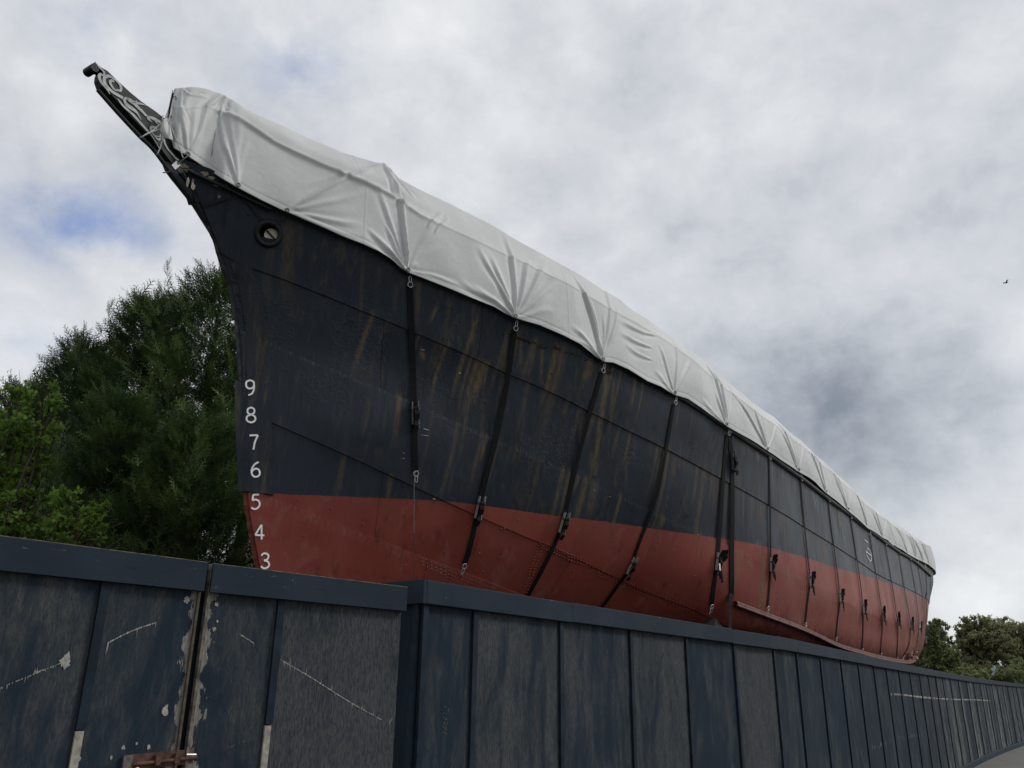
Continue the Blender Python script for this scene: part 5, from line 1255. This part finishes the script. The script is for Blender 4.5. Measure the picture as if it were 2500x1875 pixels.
# ================================================================== RATCHET STRAPS
def ratchet(parent, c, T, Nn, s=1.0, style=0):
    s = s*1.05
    """T = down the strap, Nn = outward"""
    B = np.cross(T, Nn); B /= np.linalg.norm(B)
    steel = STEEL if style != 2 else DSTEEL
    for sd, ln in ((-1, .30), (1, .25)):
        mb = MB(); mb.box(c+B*sd*.036*s+Nn*.03*s+T*(0 if sd < 0 else -.015)*s, (ln*s, .036*s, .008*s), [T, Nn, B]); mb.build('side_plate', steel, parent)
    mb = MB(); mb.tube([c-B*.045*s+Nn*.035*s-T*.06*s, c+B*.045*s+Nn*.035*s-T*.06*s], .018*s, 10); mb.tube([c-B*.045*s+Nn*.05*s+T*.11*s, c+B*.045*s+Nn*.05*s+T*.11*s], .007*s, 8); mb.build('axle', DSTEEL, parent, smooth=True)
    mb = MB(); mb.tube([c-B*.030*s+Nn*.038*s-T*.06*s, c+B*.030*s+Nn*.038*s-T*.06*s], .032*s, 12)
    mb.ribbon([c+Nn*.055*s-T*.05*s, c+Nn*.075*s+T*.0*s, c+Nn*.06*s+T*.06*s], [Nn]*3, .055*s, .012*s); mb.build('webbing_roll', BLACK, parent, smooth=False)
    mb = MB(); mb.ribbon([c+Nn*.05*s+T*.06*s, c+Nn*.085*s+T*.13*s+B*.008*s, c+Nn*.07*s+T*.19*s+B*.02*s], [Nn]*3, .05*s, .006*s); mb.build('loose_end', BLACK, parent)
    if style == 1:
        mb = MB()
        for ang, ln in ((.38, .20), (.60, .24), (.85, .18)):
            d = -T*math.cos(ang)+B*math.sin(ang)*SIDE
            o = np.cross(d, Nn); P = [c+Nn*.05*s+T*.0+d*ln*s*a+o*b*s for a, b in ((0, -.012), (.5, -.03), (.95, -.022), (1.05, 0), (.95, .022), (.5, .03), (0, .012))]
            mb.ribbon(catmull(np.array(P), 4), [B if False else np.cross(np.gradient(catmull(np.array(P), 4), axis=0)[i]/1e-3, Nn)/max(1e-9, np.linalg.norm(np.cross(np.gradient(catmull(np.array(P), 4), axis=0)[i]/1e-3, Nn))) for i in range(len(catmull(np.array(P), 4)))], .042*s, .004*s)
        for ang, ln in ((.42, .26), (.25, .20)):
            d = T*math.cos(ang)+B*math.sin(ang)*SIDE; mb.ribbon([c+Nn*.05*s+T*.03*s, c+Nn*.06*s+T*.03*s+d*ln*.6*s, c+Nn*.05*s+T*.03*s+d*ln*s], [Nn]*3, .045*s, .006*s)
        mb.build('webbing_bundle', BLACK, parent)
SIDE = -1
def link_ring(parent, c, Nn, T, s=1.0, ring=True):
    B = np.cross(T, Nn); mb = MB()
    P = [c+T*a*s+B*b*s+Nn*.02 for a, b in ((-.075, .0), (-.06, .014), (-.01, .016), (.0, .0), (-.01, -.016), (-.06, -.014))]
    mb.tube(P, .0045*s, 6, closed=True); mb.build('shackle', STEEL, parent, smooth=True)
    if ring: mb = MB(); mb.ring(c+T*.026*s+Nn*.02, Nn, .030*s, .005*s, 20, 6); mb.build('ring', STEEL, parent, smooth=True)
def tie_down(i, label, px, buckle=None, style=0, w=.052, top=True, hook=None, wire=None, bs=1.0, free=None, ringtop=True):
    C = catmull(np.array(px, float), 12); P = []; Nn = []; lastY = None
    for k, p in enumerate(C):
        h = hit(p)
        if h is not None and (free is None or p[1] < free): P.append(h[0]+h[1]*.028); Nn.append(h[1]); lastY = toship(P[-1])[1]
        elif lastY is not None: P.append(toworld(*at_Y(p, lastY))); Nn.append(np.array([NY[0], NY[1], 0.]))
    P = np.array(P); Nn = np.array(Nn)
    root = empty('ratchet_strap', tuple(P[0]), label=label, cat='strap', group='ratchet straps holding down the cover')
    T = np.gradient(P, axis=0); T /= np.linalg.norm(T, axis=1)[:, None]
    ks = 4 if top and len(P) > 12 else 0
    s_ = np.concatenate([[0], np.cumsum(np.linalg.norm(np.diff(P, axis=0), axis=1))]); st = .13 if top else 0
    n = max(20, int(s_[-1]/.12)); sq = np.linspace(min(st, s_[-1]*.3), s_[-1], n); PP = np.stack([np.interp(sq, s_, P[:, k]) for k in range(3)], 1); NN = np.stack([np.interp(sq, s_, Nn[:, k]) for k in range(3)], 1); NN /= np.linalg.norm(NN, axis=1)[:, None]
    mb = MB(); mb.ribbon(PP, NN, w*1.25, .004); mb.build('webbing', BLACK, root)
    if top: link_ring(root, P[0]+T[0]*.09+Nn[0]*.01, Nn[0], T[0], 1.0, ringtop)
    if buckle is not None:
        k = np.argmin(np.linalg.norm(project(P)-np.array(buckle), axis=1)); ratchet(root, P[k], T[k], Nn[k], bs, style)
    if hook: link_ring(root, P[-1]+T[-1]*.05, Nn[-1], -T[-1], 1.0, True)
    if wire:
        y = toship(P[-1])[1]; W_ = [P[-1]]+[toworld(*at_Y(p, y-d)) for p, d in wire]; mb = MB(); mb.tube(W_, .0035, 6); mb.build('wire', DSTEEL, root)
    return root
k = 1.1302
def sc(*p): return [(x*k, y*k) for x, y in p]
tie_down(0, 'thick black strap nearest the bow with a black ratchet halfway down and a wire below', sc((882, 594), (884, 640), (888, 740), (892, 880), (893, 960), (895, 1018)), (1005, 1012), 2, .060, hook=True, wire=[((1011, 1180), 0), ((1011, 1300), 0), ((1010, 1425), .3)], bs=1.0)
tie_down(1, 'black strap leaning forward over the draught-line red, ring and wire at its lower end', sc((1112, 690), (1097, 800), (1075, 920), (1055, 1000), (1035, 1080), (1010, 1190), (1001, 1216)), (1163, 1246), 0, .056, hook=True, wire=[((1124, 1405), .05), ((1117, 1440), .3)])
tie_down(2, 'black strap with silver ratchet at the paint line, running behind the hoarding top', sc((1301, 783), (1290, 830), (1265, 915), (1240, 1010), (1212, 1130), (1180, 1205), (1140, 1280), (1118, 1320)), (1371, 1280), 0, .054)
tie_down(3, 'black strap with its small ratchet low on the red paint beside the riveted seam', sc((1455, 855), (1437, 960), (1415, 1070), (1378, 1170), (1357, 1225), (1330, 1265), (1297, 1310), (1270, 1340)), (1537, 1380), 0, .050, bs=.95)
tie_down(4, 'black strap slanting down beside the upright one, ratchet with a white tag and hooks below', sc((1569, 922), (1561, 1000), (1553, 1130), (1545, 1215), (1538, 1270), (1534, 1304)), (1748, 1370), 1, .075, hook=True, wire=[((1732, 1500), 0), ((1731, 1520), .1)])
tie_down(5, 'double-width upright black strap hanging free past the hull edge, ratchet near its top', [(1776, 1044), (1781, 1100), (1784, 1160), (1784, 1250), (1783, 1330), (1783, 1440), (1782, 1560)], (1785, 1130), 2, .095, free=1455, bs=1.05, ringtop=False)
tp_ = toworld(*at_Y((1757, 1384), toship(hit((1757, 1384))[0])[1]+.10)); mb = MB(); mb.box(tp_, (.035, .012, .10), [np.array([DX[0], DX[1], 0]), n1, np.array([0, 0, 1.])]); mb.build('white_tag', WHITE, bpy.data.objects['ratchet_strap.004'])
LB = ['first strap aft of the upright double strap, ratchet with a bow of loose webbing', 'strap whose ratchet bow hangs just left of the torn black seam crack', 'strap with its ratchet right of the torn black seam crack', 'fourth strap aft of the upright double strap, webbing bow on the rivet rows',
      'strap just ahead of the white circle mark high on the hull', 'strap passing close behind the white circle mark', 'strap beside the long white streak on the after topsides', 'strap whose lower end forks forward at the torn bilge end', 'aftermost strap that still shows a ratchet on the red paint']
ST = [([(1872.6, 1103), (1875, 1209), (1877, 1357), (1875, 1424), (1870, 1480)], (1880, 1380)), ([(1949, 1155), (1956, 1243), (1965, 1333), (1973, 1413), (1969, 1458), (1962, 1520)], (1973, 1420)), ([(2016.5, 1207), (2027, 1300), (2035, 1356), (2046, 1458), (2041, 1514), (2037, 1555)], (2047, 1455)),
      ([(2070, 1250), (2085, 1345), (2098, 1433), (2104, 1508), (2102, 1569), (2101, 1583)], (2103, 1482)), ([(2117.4, 1292), (2130, 1370), (2142.6, 1448), (2151, 1520), (2147, 1582), (2147, 1594)], (2150, 1505)), ([(2156, 1317), (2165, 1370), (2176, 1436), (2186, 1507), (2189, 1537), (2187, 1594), (2186, 1604)], (2187, 1518)),
      ([(2189.5, 1338), (2200.5, 1414.5), (2209, 1461), (2219, 1516), (2220, 1542), (2216, 1574), (2203, 1600)], (2219, 1528)), ([(2216.6, 1355), (2231, 1436), (2237, 1487), (2241, 1520), (2239, 1548), (2234, 1590)], (2241, 1527))]
for i, (px, b) in enumerate(ST):
    tie_down(6+i, LB[i] if i < 7 else LB[8], px, b, 1, .042, hook=True, bs=.85)
for px, lb in (([(2235.6, 1366), (2243, 1410), (2249, 1455), (2251, 1492)], 'thin strap running down the turn of the stern beside its edge'),):
    tie_down(20, lb, px, None, 0, .035)
st = tie_down(21, 'black strap hanging straight down from the stern past the trees to the hoarding', [(2253, 1374), (2258, 1400), (2260, 1440), (2261, 1500), (2259, 1566), (2258, 1640)], (2259, 1566), 2, .05, free=1450, bs=1.1)
# bird
bm_ = MB(); bd = ray((2457, 690)); bp = O+bd/np.linalg.norm(bd)*60
sxx = np.array(rgt) if False else np.array([1., 0, 0])
bird = empty('bird', tuple(bp), label='small dark bird flying high in the grey sky at the right', cat='bird')
mb = MB(); mb.tube([bp+np.array([-.13, 0, -.05]), bp+np.array([-.04, 0, -.02]), bp+np.array([.05, 0, .01]), bp+np.array([.12, 0, .04])], [.006, .035, .03, .005], 8); mb.build('body', BLACK, bird, smooth=True)
for s in (1, -1):
    mb = MB(); V = [bp+np.array([.03, 0, .01]), bp+np.array([-.05, 0, -.01]), bp+np.array([-.06, s*.16, .10]), bp+np.array([.04, s*.14, .10]), bp+np.array([-.02, s*.32, .05])]; mb.add(V, [(0, 1, 2, 3), (3, 2, 4)]); mb.build('wing', BLACK, bird)

# ================================================================== TREES
def leafmat(name, c0, c1, c2, trans=.25):
    m = Mat(name, .6, 0, .25); t = m.attr('tone')
    c = m.mix(m.ramp(t, .0, .6), c0, c1); c = m.mix(m.ramp(t, .6, 1.0), c, c2); m.color(c)
    tr = m.n('ShaderNodeBsdfTranslucent'); m.l(c, tr.inputs[0]); mx = m.n('ShaderNodeMixShader'); mx.inputs[0].default_value = trans
    m.l(m.b.outputs[0], mx.inputs[1]); m.l(tr.outputs[0], mx.inputs[2]); m.l(mx.outputs[0], m.t.nodes['Material Output'].inputs[0]); return m.m
BARK = simple('bark', (.050, .040, .030), .9, 0, .4, 12, .01)
def rotframes(D, rr, roll=None):
    D = D/np.linalg.norm(D, axis=1)[:, None]; a = rr.normal(size=D.shape)
    if roll is not None: a = np.array([0, 0, 1.])+a*roll
    u = np.cross(D, a); u /= np.linalg.norm(u, axis=1)[:, None]+1e-9; w = np.cross(u, D); return D, u, w
def spray_template(nf=9, seed=0):
    """feathery flat spray of a cypress: tapered stem with alternate side shoots, triangles"""
    rr = np.random.default_rng(seed); V = []; T_ = []
    def tri(a, b, c): T_.append((len(V), len(V)+1, len(V)+2)); V.extend([a, b, c])
    tri((0, -.03, 0), (1.08, 0, 0), (0, .03, 0))
    for k in range(nf):
        x = .08+.84*k/nf; s = 1 if k % 2 else -1; l = .46*(1-x*.72)*rr.uniform(.8, 1.15); an = math.radians(rr.uniform(32, 48)); dx, dy = math.cos(an)*l, math.sin(an)*l*s; z = rr.normal(0, .05)
        tri((x-.03, 0, 0), (x+dx, dy, z), (x+.05, 0, 0))
        for q in (.35, .65):
            l2 = l*.42; a2 = an*s-s*.7 if q < .5 else an*s+s*.6; px_, py_ = x+dx*q, dy*q
            tri((px_-.012, py_-.012, z*q), (px_+math.cos(a2)*l2, py_+math.sin(a2)*l2, z*q), (px_+.02, py_+.012, z*q))
    return np.array(V), np.array(T_)
def scatter(name, mat, parent, P, D, sizes, tone, tmpl, rr, roll=.6):
    V, T_ = tmpl; D, u, w = rotframes(D, rr, roll)
    W_ = P[:, None]+sizes[:, None, None]*(V[None, :, 0:1]*D[:, None]+V[None, :, 1:2]*u[:, None]+V[None, :, 2:3]*w[:, None])
    n, k = len(P), len(V); F_ = (T_[None]+np.arange(n)[:, None, None]*k).reshape(-1, T_.shape[1])
    return fastmesh(name, W_.reshape(-1, 3), F_, mat, parent, att={'tone': np.repeat(tone, k)})
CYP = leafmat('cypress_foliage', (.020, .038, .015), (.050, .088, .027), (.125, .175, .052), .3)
def conifer(name, base, H, R, seed, label, cat='tree', group=None, nb=260, per=26, squash=1.0, low=.02):
    rr = np.random.default_rng(seed); root = empty(name, (base[0], base[1], 0), label=label, cat=cat, group=group)
    mb = MB(); mb.tube([(base[0], base[1], 0), (base[0]+.1, base[1], H*.5), (base[0], base[1], H*.93)], [.22, .13, .02], 8); mb.build('trunk', BARK, root, smooth=True)
    P = []; D = []; S = []; Tn = []; mbb = MB()
    # leaders make the spiky outline
    lead = [(0, 0, H)]+[(rr.normal(0, R*.30), rr.normal(0, R*.30), H*rr.uniform(.80, .97)) for _ in range(9)]
    for (x, y, h) in lead:
        for t in np.linspace(0, 1, 46):
            z = h-1.6*(t**.8); r_ = .04+.33*t; a = rr.uniform(0, 6.28); d = np.array([math.cos(a)*(.35+t*.5), math.sin(a)*(.35+t*.5), 1.15-.55*t])
            P.append((base[0]+x+math.cos(a)*r_*.4, base[1]+y+math.sin(a)*r_*.4, z)); D.append(d); S.append(.20+.24*t); Tn.append(rr.uniform(.2, .8))
    for b in range(nb):
        u = (b+.5)/nb; z = H*(low+(.96-low)*(1-(1-u)**1.0)); a = b*2.39996+rr.normal(0, .25)
        prof = R*min(1.0, ((1-z/H)**.72)*1.28+.05)*rr.uniform(.80, 1.16)
        rise = rr.uniform(.35, .85); c_, s_ = math.cos(a), math.sin(a)*squash
        s0 = np.array([base[0], base[1], z-.2]); tip = np.array([base[0]+c_*prof, base[1]+s_*prof, z+prof*rise*.55]); mid = (s0+tip)/2-np.array([0, 0, prof*.10])
        ts = np.sort(rr.uniform(.32, 1.0, per)); tone = rr.uniform(.1, .75)
        for t in ts:
            q = s0*(1-t)**2+2*mid*t*(1-t)+tip*t*t; g = 2*(mid-s0)*(1-t)+2*(tip-mid)*t; g /= np.linalg.norm(g)
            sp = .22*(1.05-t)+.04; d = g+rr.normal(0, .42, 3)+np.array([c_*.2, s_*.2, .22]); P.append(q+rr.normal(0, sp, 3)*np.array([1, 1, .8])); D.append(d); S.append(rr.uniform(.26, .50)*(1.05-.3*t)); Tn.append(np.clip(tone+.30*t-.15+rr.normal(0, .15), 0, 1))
    P, D, S, Tn = map(np.array, (P, D, S, Tn))
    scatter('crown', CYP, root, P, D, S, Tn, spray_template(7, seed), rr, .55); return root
def plan(px, depth):
    d = ray(px); t = depth/d[1]; return (O+t*d)
def leaf_template():
    return np.array([(0, 0, 0), (.45, -.30, .05), (1, 0, -.04), (.45, .30, .05)]), np.array([[0, 1, 2, 3]])
def lobed_template():
    V = [(0, 0, 0), (.30, -.42, .03), (.42, -.22, 0), (.72, -.38, -.03), (.72, -.14, 0), (1.05, 0, -.06), (.72, .14, 0), (.72, .38, -.03), (.42, .22, 0), (.30, .42, .03)]
    return np.array(V), np.array([[0, 1, 2, 5], [0, 2, 4, 5], [0, 8, 6, 5], [0, 8, 9, 9]][:1]+[[0, 1, 2, 5], [2, 3, 4, 5], [0, 5, 6, 8], [0, 8, 9, 9]][1:3])
def broadleaf(name, base, H, crown, mat, seed, label, nbr=40, leaves=9000, size=.09, spread=None, group=None, trunk=.16, tmpl=None, droop=0.0, tone0=.2, fork=.35, lean=(0, 0)):
    """trunk, limbs and twigs; leaves gather round the twigs inside ellipsoid lobes (cx, cy, cz, rx, ry, rz) in world units"""
    rr = np.random.default_rng(seed); root = empty(name, (base[0], base[1], 0), label=label, cat='tree', group=group)
    b0 = np.array([base[0], base[1], 0.]); fk = b0+np.array([lean[0], lean[1], H*fork]); mb = MB(); mb.tube([b0, (b0+fk)/2+rr.normal(0, .03, 3), fk], [trunk*1.25, trunk, trunk*.8], 9); mb.build('trunk', BARK, root, smooth=True)
    tw = []; mbl = MB(); vol = np.array([c[3]*c[4]*c[5] for c in crown])**(2/3.); pr = vol/vol.sum(); ci = rr.choice(len(crown), nbr, p=pr)
    for k in range(nbr):
        c = crown[ci[k]]; v = rr.normal(size=3); v /= np.linalg.norm(v); v[2] = abs(v[2])*.9-.15 if rr.random() < .75 else v[2]; e_ = np.array(c[:3])+v*np.array(c[3:6])*rr.uniform(.72, 1.04)
        s0 = b0+(fk-b0)*rr.uniform(.7, 1.0); m_ = (s0+e_)/2+np.array([0, 0, np.linalg.norm(e_-s0)*.10])+rr.normal(0, .06, 3)*np.linalg.norm(e_-s0)
        ts = np.linspace(0, 1, 9); Q = np.array([s0*(1-t)**2+2*m_*t*(1-t)+e_*t*t for t in ts]); mbl.tube(Q, np.linspace(trunk*.35, trunk*.05, 9), 5)
        for _ in range(7):
            t = rr.uniform(.45, 1); q = s0*(1-t)**2+2*m_*t*(1-t)+e_*t*t; d = (e_-s0); d /= np.linalg.norm(d); d = d+rr.normal(0, .6, 3); d /= np.linalg.norm(d); ln = min(c[3:6])*rr.uniform(.25, .55)
            q2 = q+d*ln+np.array([0, 0, -droop*ln]); tw.append((q, q2)); mbl.tube([q, (q+q2)/2+np.array([0, 0, .06*ln]), q2], [trunk*.09, trunk*.06, trunk*.025], 4)
    mbl.build('limbs', BARK, root)
    A = np.array([t[0] for t in tw]); B = np.array([t[1] for t in tw]); ii = rr.integers(0, len(tw), leaves); t = rr.uniform(.1, 1.08, leaves)[:, None]
    L_ = np.linalg.norm(B-A, axis=1)[ii][:, None]; P = A[ii]*(1-t)+B[ii]*t+rr.normal(0, .13, (leaves, 3))*L_*np.array([1, 1, .6])
    D = (B-A)[ii]/L_*.6+rr.normal(0, .7, (leaves, 3))+np.array([0, 0, -.15-droop]); ct = rr.uniform(0, .6, len(tw))[ii]; Tn = np.clip(tone0+ct+rr.normal(0, .14, leaves), 0, 1)
    scatter('crown', mat, root, P, D, size*rr.uniform(.6, 1.25, leaves), Tn, tmpl or leaf_template(), rr, .5); return root
# the dark cypress hedge behind the bow (top pixel, depth)
HEDGE = [((548, 650), 17.0, 2.6, 'tallest dark green cypress, its tip just left of the ship stem'), ((385, 705), 17.6, 2.0, 'second tallest dark green cypress, spiky tip left of the ship stem'), ((215, 815), 18.2, 1.9, 'dark green cypress sloping down toward the pale green tree'),
         ((75, 930), 19.0, 1.9, 'low dark green cypress at the left edge of the photo'), ((640, 820), 17.0, 2.4, 'dark green cypress mostly hidden behind the ship bow'), ((310, 960), 15.2, 1.9, 'shorter dark green cypress in front of the taller ones'), ((490, 1010), 14.6, 1.9, 'bushy lower dark green cypress close to the draught marks')]
for i, (p, dep, R_, lb) in enumerate(HEDGE):
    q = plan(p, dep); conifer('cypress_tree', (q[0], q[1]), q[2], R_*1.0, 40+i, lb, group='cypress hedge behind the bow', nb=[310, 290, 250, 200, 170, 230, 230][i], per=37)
YEL = leafmat('spring_green_leaves', (.050, .100, .018), (.115, .20, .034), (.21, .33, .065), .45)
def lobes(items, depth):
    out = []
    for (x, y, rx, ry, dd) in items:
        q = plan((x, y), depth+dd); k = np.linalg.norm(q-O)/np.linalg.norm(ray((x, y))); out.append((q[0], q[1], q[2], rx*k, rx*k*.8, ry*k))
    return out
lb_ = lobes([(60, 1010, 95, 95, 0), (-60, 1060, 120, 110, 0), (20, 1180, 110, 90, .3), (120, 1240, 120, 60, 0), (215, 1262, 90, 42, -.2), (265, 1262, 66, 26, -.2), (130, 1285, 90, 40, -.2), (290, 1300, 50, 30, -.1), (150, 960, 40, 22, 0), (70, 960, 70, 40, 0), (30, 1320, 120, 60, 0), (180, 1320, 110, 40, .2), (-100, 1250, 150, 100, .2)], 9.5)
q = plan((-40, 1400), 9.6); broadleaf('maple_tree', (q[0], q[1]), 4.6, lb_, YEL, 5, 'bright yellow green broadleaf tree at the left edge in front of the cypresses', 150, 42000, .066, trunk=.09, tone0=.6, tmpl=leaf_template())
OLV = leafmat('dark_olive_leaves', (.13, .16, .075), (.22, .25, .11), (.34, .34, .15), .42)
BRN = leafmat('brown_green_leaves', (.15, .165, .085), (.25, .25, .125), (.36, .33, .18), .42)
FD = 62
lb_ = lobes([(2275, 1555, 38, 55, 0), (2300, 1600, 45, 45, 0), (2255, 1620, 35, 40, 0), (2290, 1530, 22, 28, 0), (2330, 1645, 40, 22, 1), (2225, 1640, 30, 30, 1)], FD-14)
q = plan((2275, 1700), FD-14); broadleaf('alder_tree', (q[0], q[1]), 8, lb_, OLV, 8, 'dark leafy tree with gaps standing just right of the ship stern', 110, 40000, .14, trunk=.18, tone0=.12)
lb_ = lobes([(2398, 1530, 55, 30, 0), (2360, 1552, 34, 34, 0), (2445, 1540, 55, 36, 2), (2375, 1590, 42, 40, -1), (2425, 1585, 58, 40, 1), (2375, 1635, 45, 32, -1), (2338, 1560, 26, 20, 0), (2415, 1560, 50, 30, -2), (2350, 1610, 26, 26, 0)], FD)
q = plan((2395, 1700), FD); broadleaf('beech_tree', (q[0], q[1]), 12, lb_, BRN, 9, 'wide domed tree with brownish green crown beyond the far end of the hoarding', 150, 80000, .15, trunk=.35, tone0=.15)
lb_ = lobes([(2475, 1545, 50, 38, 0), (2530, 1540, 60, 40, 0), (2500, 1610, 60, 40, 0), (2570, 1600, 70, 50, 2), (2460, 1640, 40, 26, 0)], FD+5)
q = plan((2510, 1700), FD+5); broadleaf('beech_tree', (q[0], q[1]), 12, lb_, BRN, 10, 'tree with thin sparse crown cut by the right edge of the photo', 120, 52000, .15, trunk=.35, tone0=.1, group=None)
for i, (x, y, rx, ry, dd, mt, lbl) in enumerate([(2450, 1655, 55, 32, -8, OLV, 'dark low bush under the sparse tree near the right edge'), (2395, 1655, 22, 20, -16, YEL, 'small yellowish bush right above the far hoarding'), (2300, 1655, 50, 14, -16, OLV, 'low dark scrub between the stern and the domed tree'), (2505, 1640, 45, 40, -6, OLV, 'dark bush at the right edge above the pale wall'), (2345, 1640, 50, 22, -4, OLV, 'bush at the foot of the wide domed tree')]):
    lb_ = lobes([(x, y, rx, ry, 0), (x-rx*.4, y+8, rx*.7, ry*.7, .4)], FD+dd); q = plan((x, 1690), FD+dd)
    broadleaf('bush', (q[0], q[1]), 2.5, lb_, mt if mt is not YEL else OLV, 60+i, lbl, 50, 12000, .14, trunk=.08, tone0=.45 if mt is YEL else .0)
# pale wall glimpsed over the far end of the hoarding
a = plan((2405, 1662), 56); b = plan((2560, 1668), 56); mb = MB(); zt = plan((2450, 1663), 56)[2]
mb.box(((a[0]+b[0])/2, 56.2, zt/2), (b[0]-a[0], .3, zt)); mb.box(((a[0]+b[0])/2, 56.2, zt+.03), (b[0]-a[0]+.1, .4, .06)); wl_ = mb.build('low_wall', simple('pale_render', (.30, .27, .23), .9, 0, .2, 2), None, label='low pale rendered wall seen over the far end of the hoarding', cat='wall')
